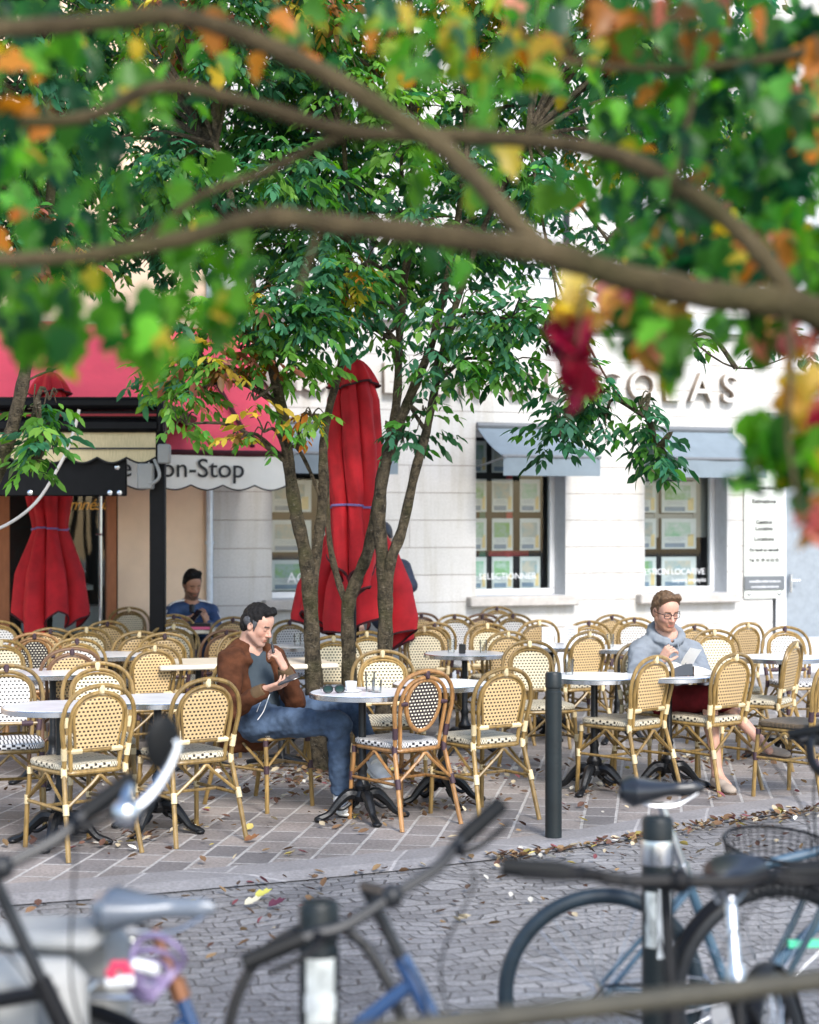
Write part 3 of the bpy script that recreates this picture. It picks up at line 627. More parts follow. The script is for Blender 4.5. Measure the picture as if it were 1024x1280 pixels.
M_seat_w = brick_mat('seat_weave_white', (.64, .62, .60), (.58, .56, .54), (.010, .009, .014), .0215, .5, .0046, rough=.55, smooth=.2, bump=.5)
M_seat_b = brick_mat('seat_weave_brown', (.20, .14, .085), (.14, .10, .06), (.02, .015, .01), .0225, .03, .0045, rough=.55, smooth=.2, bump=.5)
for m_, lo_, hi_ in ((M_bamboo, .72, 1.15), (M_bamb_br, .8, 1.1), (M_cane_f, .86, 1.06), (M_cane_b, .78, 1.12), (M_cane_w, .86, 1.05), (M_seat_c, .82, 1.06), (M_seat_w, .85, 1.05), (M_wrapc, .72, 1.1)): randomize(m_.node_tree, m_.node_tree.nodes['Principled BSDF'], lo_, hi_)
OUTER = [(.178, -.200, .44), (.183, -.212, .53), (.200, -.228, .63), (.208, -.240, .70), (.190, -.254, .785), (.138, -.264, .845), (.070, -.270, .872), (0, -.272, .880)]
INNER = [(.138, -.196, .44), (.146, -.210, .53), (.158, -.224, .63), (.160, -.236, .70), (.146, -.249, .765), (.106, -.258, .812), (.054, -.263, .836), (0, -.265, .843)]
def mirror(half): return [Vector(p) for p in half]+[Vector((-x, y, z)) for x, y, z in half[:-1][::-1]]
def back_y(z): return float(np.interp(z, [.44, .53, .63, .70, .785, .845, .88], [-.198, -.211, -.226, -.238, -.252, -.262, -.27]))
ZI = [p[2] for p in INNER]; XI = [p[0] for p in INNER]
def make_chair(bam, wrap, cane_f, cane_b, seatm, round_back=False):
    e = empty('bistro_chair')
    def bind(m_, par): m_.build('binding', wrap, par)
    def ring(par, p, t, r=.0155, h=.022): t = Vector(t).normalized(); bind(MB().tube([Vector(p)-t*h, Vector(p)+t*h], r, 10), par)
    for q in (-1, 1):
        mb = MB(); pts = [Vector((q*.212, -.315, 0)), Vector((q*.196, -.258, .22)), Vector((q*.178, -.200, .44))]; mb.tube(smooth_path(pts, 3), .0135, 8); lr = mb.build('leg', bam, e)
        mb = MB(); mb.tube([(q*.188, .215, 0), (q*.182, .205, .22), (q*.172, .185, .435)], .0135, 8); lf = mb.build('leg', bam, e)
        ring(lr, (q*.195, -.255, .255), (q*-.09, .28, 1), .0165, .028); ring(lf, (q*.182, .203, .255), (0, 0, 1), .0165, .024); ring(lr, (q*.178, -.2, .438), (0, .1, 1), .0165, .026)
        ring(lf, (q*.174, .187, .41), (0, 0, 1), .0165, .018)
    mb = MB(); mb.tube(smooth_path(mirror(OUTER), 4), .0125, 8); bh = mb.build('back_hoop', bam, e)
    bind(MB().box((0, -.269, .861), (.03, .036, .052), bev=.008), bh)
    for q in (-1, 1): ring(bh, (q*.184, -.213, .535), (q*.1, -.15, 1), .0165, .032)
    if round_back:
        cz, hz, hx = .685, .145, .118
        def ov(a, k=1.): return Vector((hx*k*math.sin(a)*(1+.10*math.cos(a)), back_y(cz+hz*k*math.cos(a))+.004, cz+hz*k*math.cos(a)))
        mb = MB(); mb.tube(smooth_path(mirror(INNER), 4), .0115, 8); mb.tube([ov(2*math.pi*i/40) for i in range(40)], .0135, 8, closed=True); mb.build('inner_hoop', bam, e)
        mb = MB()
        for sgn, mi in ((1, 0), (-1, 1)):
            mb.m = mi; mb.add([ov(2*math.pi*i/40, .95)+Vector((0, .004*sgn, 0)) for i in range(40)], [tuple(range(40))[::-1 if sgn > 0 else 1]], [[(ov(2*math.pi*i/40, .95).x, ov(2*math.pi*i/40, .95).z) for i in range(40)][::-1 if sgn > 0 else 1]])
        mb.build('cane_panel', [cane_f, cane_b], e, smooth=False)
        for q in (-1, 1): bind(MB().tube([(q*.118, back_y(.70), .70), (q*.165, back_y(.70), .70)], .014, 8), bh)
    else:
        mb = MB(); mb.tube(smooth_path(mirror(INNER), 4), .0115, 8); k = .87
        rim = [Vector((x*k, y+.003, .555+(z-.44)*(.822-.555)/(.843-.44))) for x, y, z in mirror(INNER)]; rim = [Vector((p.x, back_y(p.z)+.002, p.z)) for p in rim]
        rs = smooth_path(rim, 4); mb.tube(rs, .0085, 6); mb.build('inner_hoop', bam, e)
        mb = MB(); mb.tube([(-.185, back_y(.545)+.002, .545), (.185, back_y(.545)+.002, .545)], .0105, 8); rl_ = mb.build('back_rail', bam, e)
        for q in (-1, 1): bind(MB().tube([(q*.085, back_y(.545)+.002, .545), (q*.15, back_y(.545)+.002, .545)], .0165, 8), rl_)
        n = len(rs); mb = MB(); half = [(abs(p.x), p.z) for p in rs[:n//2+1]]; zs = [h[1] for h in half]; xs_ = [h[0] for h in half]
        def w_at(z): return float(np.interp(z, zs, xs_))
        z0, z1 = zs[0], zs[-1]
        def pn(u, v, dy): 
            z = z0+(z1-z0)*(1-(1-v)**1.6); x = (2*u-1)*w_at(z); return Vector((x, back_y(z)+dy-.012*(1-(2*u-1)**2)*.6, z))
        mb.m = 0; mb.grid(lambda u, v: pn(1-u, v, .006), 9, 14, uvfn=lambda u, v: (pn(1-u, v, 0).x, pn(1-u, v, 0).z))
        mb.m = 1; mb.grid(lambda u, v: pn(u, v, -.003), 9, 14, uvfn=lambda u, v: (pn(u, v, 0).x, pn(u, v, 0).z))
        mb.build('cane_panel', [cane_f, cane_b], e)
    # seat frame and woven seat
    def rsq(t, hx, hy0, hy1, n=5.):                         # superellipse loop
        c, s_ = math.cos(t), math.sin(t); x = math.copysign(abs(c)**(2/n), c); y = math.copysign(abs(s_)**(2/n), s_)
        taper = 1-.04*(1-y)/2
        return x*hx*taper, (y*hy1 if y > 0 else y*hy0)
    mb = MB(); loop = [Vector((*rsq(2*math.pi*i/32, .186, .205, .20), .432)) for i in range(32)]; mb.tube(loop, .0125, 8, closed=True); mb.build('seat_frame', bam, e)
    mb = MB(); prof = [(1.0, .444), (1.035, .452), (1.035, .470), (.99, .478), (.6, .480), (.001, .477)]
    NS = 40; per = 1.5
    def sp(u, v):
        k = v*(len(prof)-1); i = min(int(k), len(prof)-2); f = k-i; sc = prof[i][0]*(1-f)+prof[i+1][0]*f; zz = prof[i][1]*(1-f)+prof[i+1][1]*f
        x, y = rsq(2*math.pi*u, .190, .205, .205); return Vector((x*sc, y*sc, zz))
    def suv(u, v):
        p = sp(u, v)
        if v < .55: return (u*1.52, p.z*38.)
        return (p.x, p.y)
    mb.grid(sp, NS, 11, True, suv); mb.build('seat', seatm, e)
    mb = MB()
    def arc(a, b, peak): mb.tube(smooth_path([a, (Vector(a)*.62+Vector(b)*.38)+Vector((0, 0, peak*.75)), (Vector(a)+Vector(b))/2+Vector((0, 0, peak)), (Vector(a)*.38+Vector(b)*.62)+Vector((0, 0, peak*.75)), b], 3), .009, 6)
    arc((-.192, -.252, .262), (.192, -.252, .262), .155); arc((-.18, .20, .262), (.18, .20, .262), .155)
    for q in (-1, 1): arc((q*.192, -.25, .262), (q*.181, .2, .262), .155)
    mb.build('brace', bam, e)
    mb = MB()
    for q in (-1, 1): mb.tube([(q*.193, -.25, .25), (q*.182, .204, .25)], .0095, 6)
    mb.tube([(-.188, -.02, .25), (.188, -.02, .25)], .009, 6); mb.build('stretcher', bam, e)
    return e
protos = {'c': lambda: make_chair(M_bamboo, M_wrapc, M_cane_f, M_cane_b, M_seat_c),
          'd': lambda: make_chair(M_bamboo, M_wrapd, M_cane_w, M_cane_wb, M_seat_w),
          'k': lambda: make_chair(M_bamb_br, M_wrapd, M_cane_k, M_cane_k, M_seat_w, True),
          'b': lambda: make_chair(M_bamb_dk, M_wrapd, M_cane_f, M_cane_b, M_seat_c),
          's': lambda: make_chair(M_bamboo, M_wrapd, M_cane_f, M_cane_b, M_seat_b)}
first = {}
def chair_at(kind, x, y, yaw, label):
    if kind not in first: o = first[kind] = protos[kind]()
    else: o = copy_tree(first[kind])
    o.location = (x, y, 0); o.rotation_euler = (0, 0, R(yaw)); tag(o, label, 'chair', 'rattan bistro chairs on the cafe terrace'); return o
def chair(kind, px, py, yaw, label, d=None):
    # px, py: where the top of the backrest is in the photograph
    d = d or (.88-EYE)/((HZ-py)/F)*1.0
    top = Vector((wx(px, d), d)); a = R(yaw); off = Vector((.27*math.sin(a), -.27*math.cos(a)))      # rotated (0,-.27)
    return chair_at(kind, top.x-off.x, top.y-off.y, yaw, label)
T = 200.  # facing the street, parallel to the wall
CH = [
 ('c', 127, 857, 39, 'cream bound chair with a tan back at the front table nearest the white bicycle saddle'),
 ('d', 8, 832, T-4, 'white woven chair facing the street behind the first round table, cut by the picture edge'),
 ('c', 122, 829, T-6, 'pale cream chair facing the street behind the chair nearest the white saddle'),
 ('b', 90, 811, 24, 'dark brown framed chair with a yellow cane back, just below the closed parasol'),
 ('d', 96, 799, T+4, 'white panelled chair facing out with a dark top binding, above the dark brown framed chair'),
 ('c', 108, 785, T-3, 'cream chair facing the street directly under the hem of the closed parasol'),
 ('k', 43, 792, 18, 'brown chair with a dark cane back flecked with white below the closed parasol'),
 ('c', 1, 801, T+8, 'yellowish cream chair facing out at the picture edge, above the white woven one'),
 ('d', -3, 777, T, 'white panelled chair at the picture edge beside the glazed shop door'),
 ('s', 134, 777, 28, 'tan backed chair with a dark top binding against the terracotta door frame'),
 ('c', 161, 760, T-2, 'pinkish cream chair alone against the peach wall'),
 ('s', 63, 786, 20, 'tan chair half hidden behind the hem of the closed parasol'),
 ('c', 193, 807, 29, 'cream bound chair with a tan back standing below the foot of the black awning post'),
 ('c', 174, 790, 26, 'tan backed chair just left of the black awning post'),
 ('s', 206, 792, 14, 'tan backed chair half hidden by the black awning post'),
 ('d', 217, 769, T+2, 'white chair facing out in front of the man in the blue track jacket'),
 ('c', 217, 781, T-4, 'cream chair facing out just below the white one before the man in blue'),
 ('s', 291, 772, 26, 'tan chair with a dark top binding between the men in blue and in brown'),
 ('b', 283, 788, 30, 'dark framed chair close behind the shoulder of the man in the brown jacket'),
 ('c', 303, 791, T+5, 'cream chair hidden mostly behind the head of the man in the brown jacket'),
 ('c', 260, 849, 35, 'cream bound chair with a tan back beside the brown jacket of the seated man'),
 ('c', 478, 814, T-8, 'pale cream chair facing the street across the table with the espresso cup'),
 ('c', 530, 784, T-5, 'wide pale chair facing out right of the third tree trunk'),
 ('s', 543, 779, 22, 'tan chair tucked behind the wide pale chair right of the third tree trunk'),
 ('d', 568, 769, T+3, 'white chair with a grey top binding against the wall by the table of empty glasses'),
 ('b', 603, 768, 20, 'dark brown chair under the first agency window sill'),
 ('d', 621, 759, T, 'white chair farthest back under the corner of the first agency window sill'),
 ('d', 641, 768, T-3, 'white chair just below the farthest one under the first window sill'),
 ('c', 609, 780, T-2, 'cream chair facing out behind the table of empty glasses'),
 ('c', 635, 790, 27, 'tan backed chair in the middle row before the two white menu cards'),
 ('c', 674, 776, 24, 'tan backed chair right beside the two white menu cards'),
 ('c', 662, 802, T-6, 'large pale cream chair facing the street just behind the plain bollard'),
 ('c', 737, 790, 30, 'tan backed chair just above the round table beside the plain bollard'),
 ('d', 736, 777, T-5, 'white panelled chair facing out behind the tan chair above the bollard table'),
 ('s', 765, 769, 27, 'dark tan chair near the wall between the two agency windows'),
 ('d', 793, 773, T-12, 'white panelled chair touching the shoulder of the man in the grey hoodie'),
 ('c', 632, 836, 34, 'cream bound chair with a tan back next to the plain bollard'),
 ('k', 534, 839, 38, 'brown chair with a dark cane oval back dotted white at the espresso table'),
 ('c', 820, 821, 44, 'cream bound chair with its back to the street before the man in the hoodie'),
 ('c', 920, 818, 40, 'cream bound chair by the bare leg of the man in the hoodie'),
 ('s', 868, 781, 30, 'tan backed chair behind the open book of the man in the hoodie'),
 ('c', 893, 788, T-6, 'cream chair facing out behind the open book and its raised page'),
 ('c', 935, 779, 33, 'tan backed chair against the wall below the grey web address plate'),
 ('d', 981, 784, T-8, 'white chair with a dark binding facing out beside the doorway'),
 ('s', 1046, 824, 42, 'dark seated chair cut by the picture edge at the table near the doorway'),
 ('d', 362, 776, T+6, 'white chair with a dark edge behind the small table beside the first tree trunk'),
 ('c', 417, 796, T-12, 'cream chair standing between the first and second tree trunks'),
 ('c', 458, 790, T+12, 'cream chair seen between the second and third tree trunks'),
 ('b', 527, 767, 24, 'dark chair peeping out beside the hem of the wide flared parasol'),
]
for a in CH: chair(*a)
chair_at('d', -.875, 10.36, -132, 'chair with a white and black seat under the man in the brown jacket')
chair_at('c', 1.70, 11.62, -160, 'chair under the man in the grey hoodie')
chair_at('c', -2.08, 16.42, -165, 'chair under the man in the blue track jacket')
chair_at('c', wx(952, 12.0), 12.1, 60, 'chair with a cream and black seat behind the grey loafers')

# ---------------------------------------------------------------- round tables
M_top = pm('marble_top', (.72, .72, .73), .22, var=.07, scale=7, spec=.5); M_topb = pm('beige_top', (.62, .55, .43), .4, var=.06)
def make_table(top, Rr=.305):
    e = empty('bistro_table')
    mb = MB(); mb.lathe([(0, .712), (Rr-.006, .712), (Rr-.004, .716), (Rr-.004, .736), (Rr-.010, .740), (0, .7402)], 48, cap=False); mb.build('tabletop', top, e, angle=30)
    mb = MB(); mb.lathe([(Rr-.003, .708), (Rr+.002, .710), (Rr+.003, .735), (Rr-.002, .739)], 48, cap=False); mb.build('rim', M_steel, e)
    mb = MB(); mb.lathe([(.0, .10), (.05, .11), (.06, .14), (.042, .17), (.05, .20), (.03, .23), (.026, .28), (.032, .30), (.022, .33), (.022, .68), (.05, .69), (.10, .708), (0, .709)], 20, cap=False); mb.build('column', M_iron, e)
    for k in range(4):
        a = R(45+90*k+12); c, s_ = math.cos(a), math.sin(a)
        mb = MB(); pts = [(.035*c, .035*s_, .145), (.09*c, .09*s_, .15), (.15*c, .15*s_, .10), (.20*c, .20*s_, .045), (.255*c, .255*s_, .022), (.285*c, .285*s_, .014)]
        mb.tube(smooth_path(pts, 3), [.030, .034, .026, .020, .022, .014], 8); mb.sphere((.262*c, .262*s_, .016), (.03, .03, .016), 10, 6); mb.tube(smooth_path([(.07*c, .07*s_, .10), (.12*c, .12*s_, .07), (.16*c, .16*s_, .075)], 3), .012, 6); mb.build('foot', M_iron, e)
    return e
def make_square():
    e = empty('bistro_table'); mb = MB(); mb.box((0, 0, .725), (.66, .60, .035), bev=.008); mb.build('tabletop', M_topb, e, smooth=False)
    mb = MB(); mb.lathe([(.0, .02), (.05, .03), (.026, .1), (.022, .68), (.10, .706), (0, .707)], 16, cap=False); mb.build('column', M_iron, e)
    for k in range(4):
        a = R(45+90*k); mb = MB(); mb.tube([(.03*math.cos(a), .03*math.sin(a), .07), (.28*math.cos(a), .28*math.sin(a), .02)], [.025, .015], 8); mb.build('foot', M_iron, e)
    return e
TB = [('r', 75, 9.12, 'round marble table in front of the white woven chair at the picture edge'),
      ('r', 197, 9.5, 'round marble table between the two front cream bound chairs'),
      ('r', 453, 9.87, 'round marble table carrying the espresso cup and sunglasses'),
      ('r', 553, 10.42, 'round table between the dark oval backed chair and its cream neighbour'),
      ('r', 743, 10.9, 'bare round marble table beside the plain bollard'),
      ('r', 836, 11.0, 'round marble table under the open book'),
      ('r', 977, 12.45, 'round marble table nearest the doorway'),
      ('r', 581, 12.8, 'small round table carrying empty water glasses'),
      ('r', 689, 13.6, 'round table carrying two white menu cards'),
      ('r', 772, 13.4, 'round table beside the elbow of the man in the grey hoodie'),
      ('s', 248, 12.0, 'beige topped square table behind the elbow of the brown jacket'),
      ('r', 66, 11.2, 'round table behind the dark oval backed chair under the closed parasol'),
      ('r', 137, 12.7, 'round table by the foot of the black awning post'),
      ('r', 385, 13.6, 'round table farther back between the man in brown and the first tree trunk'),
      ('s', 352, 12.0, 'beige topped table nearer the tree beside the raised hand of the man in brown'),
      ('s', 243, 15.75, 'square table before the man in the blue track jacket')]
tf = {}
for k, px, d, lab in TB:
    if k not in tf: o = tf[k] = make_table(M_top) if k == 'r' else make_square()
    else: o = copy_tree(tf[k])
    o.location = G(px, d); o.rotation_euler = (0, 0, (R(-37) if px == 453 else random.uniform(0, 1.5)) if k == 'r' else PHI); tag(o, lab, 'table', 'cafe tables on the terrace')

# ---------------------------------------------------------------- things on the tables
TZ = .7405
M_china = pm('white_china', (.8, .8, .79), .15, var=.02, spec=.6); M_coffee = pm('coffee', (.03, .012, .006), .2, var=0)
M_drink = glass_mat('drinking_glass', (.97, .985, .985), .8, .03)
M_phone = pm('phone_black', (.012, .012, .014), .15, var=0, spec=.6); M_plastic = pm('black_plastic', (.01, .01, .011), .3, var=0)
def on_table(i, dx, dy): p = G(TB[i][1], TB[i][2], TZ); return p+Vector((dx, dy, 0))
def cup(p, label):
    e = empty('espresso_cup', p, random.uniform(0, 3), label, 'cup')
    mb = MB(); mb.lathe([(.0, .0), (.05, .002), (.062, .010), (.060, .012), (.03, .006), (0, .006)], 28, cap=False); mb.build('saucer', M_china, e)
    mb = MB(); mb.lathe([(.022, .007), (.030, .02), (.035, .062), (.033, .062), (.028, .02), (0, .012)], 28, cap=False); mb.tube(smooth_path([(.032, 0, .052), (.05, 0, .05), (.05, 0, .03), (.030, 0, .024)], 4), .004, 6); mb.build('cup', M_china, e)
    mb = MB(); mb.lathe([(0, .045), (.031, .045)], 20, cap=False); mb.build('coffee', M_coffee, e)
    return e
cup(on_table(2, -.065, -.02), 'white espresso cup on a saucer beside the sunglasses')
def tumbler(p, label, h=.10):
    mb = MB(); mb.lathe([(.0, .004), (.026, .0), (.031, h), (.029, h), (.024, .010), (0, .010)], 24, cap=False)
    o = mb.build('water_glass', M_drink); o.location = p; return tag(o, label, 'glass', 'drinking glasses on the tables')
tumbler(on_table(2, .045, .02), 'clear water glass beside the espresso cup', .115); tumbler(on_table(2, .085, -.05), 'short clear glass in front of the taller one beside the espresso cup', .075)
tumbler(on_table(7, -.10, .05), 'clear glass standing nearest the wide pale chair'); tumbler(on_table(7, .14, .0), 'clear glass at the far side of the small table, nearest the cream chair')
tumbler(on_table(4, -.15, .1), 'clear glass on the table beside the plain bollard'); tumbler(on_table(13, -.08, -.05), 'clear glass on the table behind the first tree trunk')
tumbler(on_table(9, -.05, .05), 'clear glass on the table beside the hoodie elbow')
def sunglasses(p, rz):
    e = empty('sunglasses', p, rz, 'black sunglasses folded on the marble table beside the espresso cup', 'sunglasses')
    mb = MB()
    for q in (-1, 1):
        mb.tube([(q*(.034+.028*math.cos(t)), 0, .026+.022*math.sin(t)) for t in np.linspace(0, 2*math.pi, 20)[:-1]], .0035, 6, closed=True)
    mb.tube([(-.008, 0, .034), (.008, 0, .034)], .003, 6)
    for q in (-1, 1): mb.tube(smooth_path([(q*.062, 0, .036), (q*.066, .05, .030), (q*.05, .12, .008)], 4), .003, 6)
    mb.build('frame', M_plastic, e); mb = MB()
    for q in (-1, 1): mb.lathe([(0, 0), (.027, 0)], 20, (q*.034, .001, .026), Matrix.Rotation(R(90), 3, 'X'), cap=False)
    mb.build('lens', pm('green_lens', (.01, .03, .028), .1, var=0), e)
sunglasses(on_table(2, -.16, -.10), .25)
def menu_card(p, rz, label):
    mb = MB(); mb.box((0, 0, .075), (.095, .03, .15)); mb.m = 1
    for i in range(5): mb.box((0, -.0155, .12-.02*i), (.06-.01*(i % 2), .002, .006))
    mb.m = 0; mb.box((0, 0, .006), (.11, .05, .012)); o = mb.build('menu_card', [M_china, M_plate], smooth=False); o.location = p; o.rotation_euler = (0, 0, rz); tag(o, label, 'menu card')
menu_card(on_table(8, -.03, -.05), .15, 'white menu card standing nearest the tan chair on its table'); menu_card(on_table(8, .17, .08), -.2, 'white menu card standing farther from the tan chair, under the window gap')
mb = MB(); mb.lathe([(0, 0), (.028, 0), (.040, .11), (.041, .115), (0, .115)], 24, cap=False); o = mb.build('paper_cup', M_china); o.location = on_table(15, -.20, -.2); tag(o, 'white paper cup before the man in the blue track jacket', 'cup')
mb = MB(); mb.box((0, 0, .03), (.26, .18, .06), bev=.004); mb.m = 1; mb.box((0, -.091, .02), (.25, .004, .025)); o = mb.build('menu_box', [M_plastic, pm('pink_band', (.6, .1, .2), .5, var=.05)], smooth=False); o.location = on_table(15, .05, -.18); tag(o, 'flat black box with a pink band before the man in blue', 'box')
mb = MB(); mb.box((0, 0, .035), (.05, .05, .07), bev=.006); o = mb.build('ashtray', M_plastic); o.location = on_table(7, -.02, -.05); tag(o, 'small black ashtray between the empty water glasses', 'ashtray')
# open book
bk = empty('open_book', on_table(5, .11, -.02), R(14), 'open paperback with a black cover and one page raised on the round table', 'book')
M_page = pm('page', (.78, .75, .68), .7, var=.05)
mb = MB()
mb.grid(lambda u, v: Vector((-.16+.15*u, -.10+.21*v, .030+.045*math.sin(u*2.2)-.03*(1-v))), 10, 3); mb.grid(lambda u, v: Vector((.01+.17*u, -.10+.21*v, .055*math.cos(u*1.4)**1.5+.006)), 10, 3)
mb.grid(lambda u, v: Vector((.01+.17*u, -.104, (.055*math.cos(u*1.4)**1.5+.006)*v)), 10, 3); mb.grid(lambda u, v: Vector((.0+.05*u+.02*u*u, -.09+.19*v, .055+.11*u)), 6, 3)
mb.build('pages', M_page, bk)
mb = MB(); mb.grid(lambda u, v: Vector((-.175+.175*u, -.112+.012*v, .004+v*(.024+.05*math.sin(u*1.7)))), 10, 3); mb.grid(lambda u, v: Vector((-.175+.36*u, -.112+.23*v, .003)), 4, 3); mb.build('cover', M_phone, bk)
# ---------------------------------------------------------------- people: bodies and clothes grown as smooth distance fields
def smin(a, b, k):
    if k <= 0: return np.minimum(a, b)
    h = np.clip(.5+.5*(b-a)/k, 0, 1); return b*(1-h)+a*h-k*h*(1-h)
class SDF:
    def __init__(s, lo, hi, h):
        s.h = h; s.lo = np.array(lo, float); s.n = np.ceil((np.array(hi)-s.lo)/h).astype(int)+1
        s.D = np.full(s.n, 1.0, np.float32)
    def win(s, lo, hi, pad):
        a = np.clip(np.floor((np.array(lo)-pad-s.lo)/s.h).astype(int), 0, s.n); b = np.clip(np.ceil((np.array(hi)+pad-s.lo)/s.h).astype(int)+1, 0, s.n)
        if np.any(b <= a): return None
        ax = [s.lo[i]+s.h*np.arange(a[i], b[i]) for i in range(3)]
        return tuple(slice(a[i], b[i]) for i in range(3)), np.meshgrid(*ax, indexing='ij', sparse=True)
    def put(s, w, d, k, op='u'):
        cur = s.D[w]; d = d.astype(np.float32)
        s.D[w] = smin(cur, d, k) if op == 'u' else -smin(-cur, d, k)       # 'c' carves d away
    def cap(s, a, b, ra, rb=None, k=.02, op='u'):
        rb = ra if rb is None else rb; a = np.array(a, float); b = np.array(b, float); m = max(ra, rb)
        q = s.win(np.minimum(a, b)-m, np.maximum(a, b)+m, k+.03)
        if q is None: return
        w, (X, Y, Z) = q; v = b-a; L = max(v@v, 1e-9)
        t = np.clip(((X-a[0])*v[0]+(Y-a[1])*v[1]+(Z-a[2])*v[2])/L, 0, 1)
        d = np.sqrt((X-a[0]-t*v[0])**2+(Y-a[1]-t*v[1])**2+(Z-a[2]-t*v[2])**2)-(ra+(rb-ra)*t)
        s.put(w, d, k, op)
    def ell(s, c, r, M=None, k=.02, op='u'):
        c = np.array(c, float); r = np.array(r, float); m = r.max(); q = s.win(c-m, c+m, k+.03)
        if q is None: return
        w, (X, Y, Z) = q; M = np.eye(3) if M is None else np.array(M)          # columns: local axes
        P_ = [M[0, i]*(X-c[0])+M[1, i]*(Y-c[1])+M[2, i]*(Z-c[2]) for i in range(3)]
        k0 = np.sqrt(sum((P_[i]/r[i])**2 for i in range(3))); k1 = np.sqrt(sum((P_[i]/r[i]**2)**2 for i in range(3)))+1e-6
        s.put(w, k0*(k0-1)/k1, k, op)
    def box(s, c, hs, M=None, rad=.005, k=.005, op='u'):
        c = np.array(c, float); hs = np.array(hs, float); m = np.linalg.norm(hs)+rad; q = s.win(c-m, c+m, k+.02)
        if q is None: return
        w, (X, Y, Z) = q; M = np.eye(3) if M is None else np.array(M)
        Q = [np.abs(M[0, i]*(X-c[0])+M[1, i]*(Y-c[1])+M[2, i]*(Z-c[2]))-hs[i] for i in range(3)]
        d = np.sqrt(sum(np.maximum(a, 0)**2 for a in Q))+np.minimum(np.maximum(np.maximum(Q[0], Q[1]), Q[2]), 0)-rad
        s.put(w, d, k, op)
    def half(s, p, n, k=.006):               # keep the side the normal points away from
        n = np.array(n, float); n /= np.linalg.norm(n); ax = [s.lo[i]+s.h*np.arange(s.n[i]) for i in range(3)]
        X, Y, Z = np.meshgrid(*ax, indexing='ij', sparse=True)
        d = (X-p[0])*n[0]+(Y-p[1])*n[1]+(Z-p[2])*n[2]; s.D = -smin(-s.D, -d.astype(np.float32), k)
    def noise(s, fn):
        ax = [s.lo[i]+s.h*np.arange(s.n[i]) for i in range(3)]; X, Y, Z = np.meshgrid(*ax, indexing='ij', sparse=True); s.D = s.D+fn(X, Y, Z).astype(np.float32)
    def mesh(s, name, mat, parent, colfn=None):
        D = s.D; ins = D < 0; n = s.n
        c = [ins[i:n[0]-1+i, j:n[1]-1+j, k:n[2]-1+k] for i in (0, 1) for j in (0, 1) for k in (0, 1)]
        tot = sum(x.astype(np.int8) for x in c); act = (tot > 0) & (tot < 8); I = np.argwhere(act)
        idx = np.full(act.shape, -1, np.int32); idx[tuple(I.T)] = np.arange(len(I))
        acc = np.zeros((len(I), 3)); cnt = np.zeros(len(I)); cr = [(i, j, k) for i in (0, 1) for j in (0, 1) for k in (0, 1)]
        for a in range(8):
            for b in range(a+1, 8):
                if sum(abs(cr[a][q]-cr[b][q]) for q in range(3)) != 1: continue
                da = D[tuple((I+cr[a]).T)].astype(float); db = D[tuple((I+cr[b]).T)].astype(float); x = (da < 0) != (db < 0)
                t = np.where(x, da/np.where(np.abs(da-db) < 1e-9, 1, da-db), 0)
                pt = np.array(cr[a])+t[:, None]*(np.array(cr[b])-np.array(cr[a])); acc[x] += pt[x]; cnt[x] += 1
        V = s.lo+s.h*(I+acc/np.maximum(cnt, 1)[:, None]); Fs = []
        for ax in range(3):
            o1, o2 = [(1, 2), (2, 0), (0, 1)][ax]
            sl0 = [slice(1, n[q]-1) for q in range(3)]; sl1 = [slice(1, n[q]-1) for q in range(3)]
            sl0[ax] = slice(0, n[ax]-1); sl1[ax] = slice(1, n[ax])
            a, b = ins[tuple(sl0)], ins[tuple(sl1)]; E = np.argwhere(a != b); off = np.ones(3, int); off[ax] = 0; E2 = E+off
            flip = a[tuple(E.T)]
            def cell(d1, d2):
                q = E2.copy(); q[:, o1] -= d1; q[:, o2] -= d2; return idx[tuple(q.T)]
            Q = np.stack([cell(1, 1), cell(0, 1), cell(0, 0), cell(1, 0)], 1); Q[~flip] = Q[~flip][:, ::-1]; Fs.append(Q)
        Fq = np.concatenate(Fs); Fq = Fq[(Fq >= 0).all(1)]
        for _ in range(1):                                  # one light smoothing pass
            A = np.zeros_like(V); C = np.zeros(len(V))
            for q in range(4):
                np.add.at(A, Fq[:, q], V[Fq[:, (q+1) % 4]]); np.add.at(C, Fq[:, q], 1)
            V = V*.5+.5*A/np.maximum(C, 1)[:, None]
        return np_mesh(name, V, Fq, mat, parent, colfn(V) if colfn else None, smooth=True)
def basis(fwd, up=(0, 0, 1)):
    f = Vector(fwd).normalized(); u = Vector(up); u = (u-f*u.dot(f)).normalized(); x = f.cross(u)     # x: the person's right
    return np.array([[x[i], f[i], u[i]] for i in range(3)])
SK = attr_mat('skin', .5, bump=.12, bscale=180, sss=.12)
M_hair_b = pm('hair_black', (.009, .008, .008), .6, spec=.15, var=.5, scale=60, stretch=(3, 3, .6), bump=.6, bscale=140); M_hair_br = pm('hair_light_brown', (.115, .064, .032), .5, var=.5, scale=60, stretch=(3, 3, .8), bump=.6, bscale=140)
M_suede = pm('brown_suede', (.066, .024, .011), .95, var=.34, scale=14, bump=.35, bscale=26, spec=.15); M_cuff = pm('rib_knit', (.085, .050, .022), .9, var=.15, bump=.4, bscale=220, stretch=(1, 1, .1))
M_tee = pm('slate_tshirt', (.040, .053, .064), .9, var=.15, scale=10, bump=.3, bscale=22, spec=.2)
M_jean = pm('blue_denim', (.050, .076, .122), .85, var=.38, scale=11, bump=.45, bscale=24, spec=.2); M_hood = pm('grey_blue_sweat', (.195, .215, .24), .9, var=.12, scale=16, bump=.5, bscale=20, spec=.15)
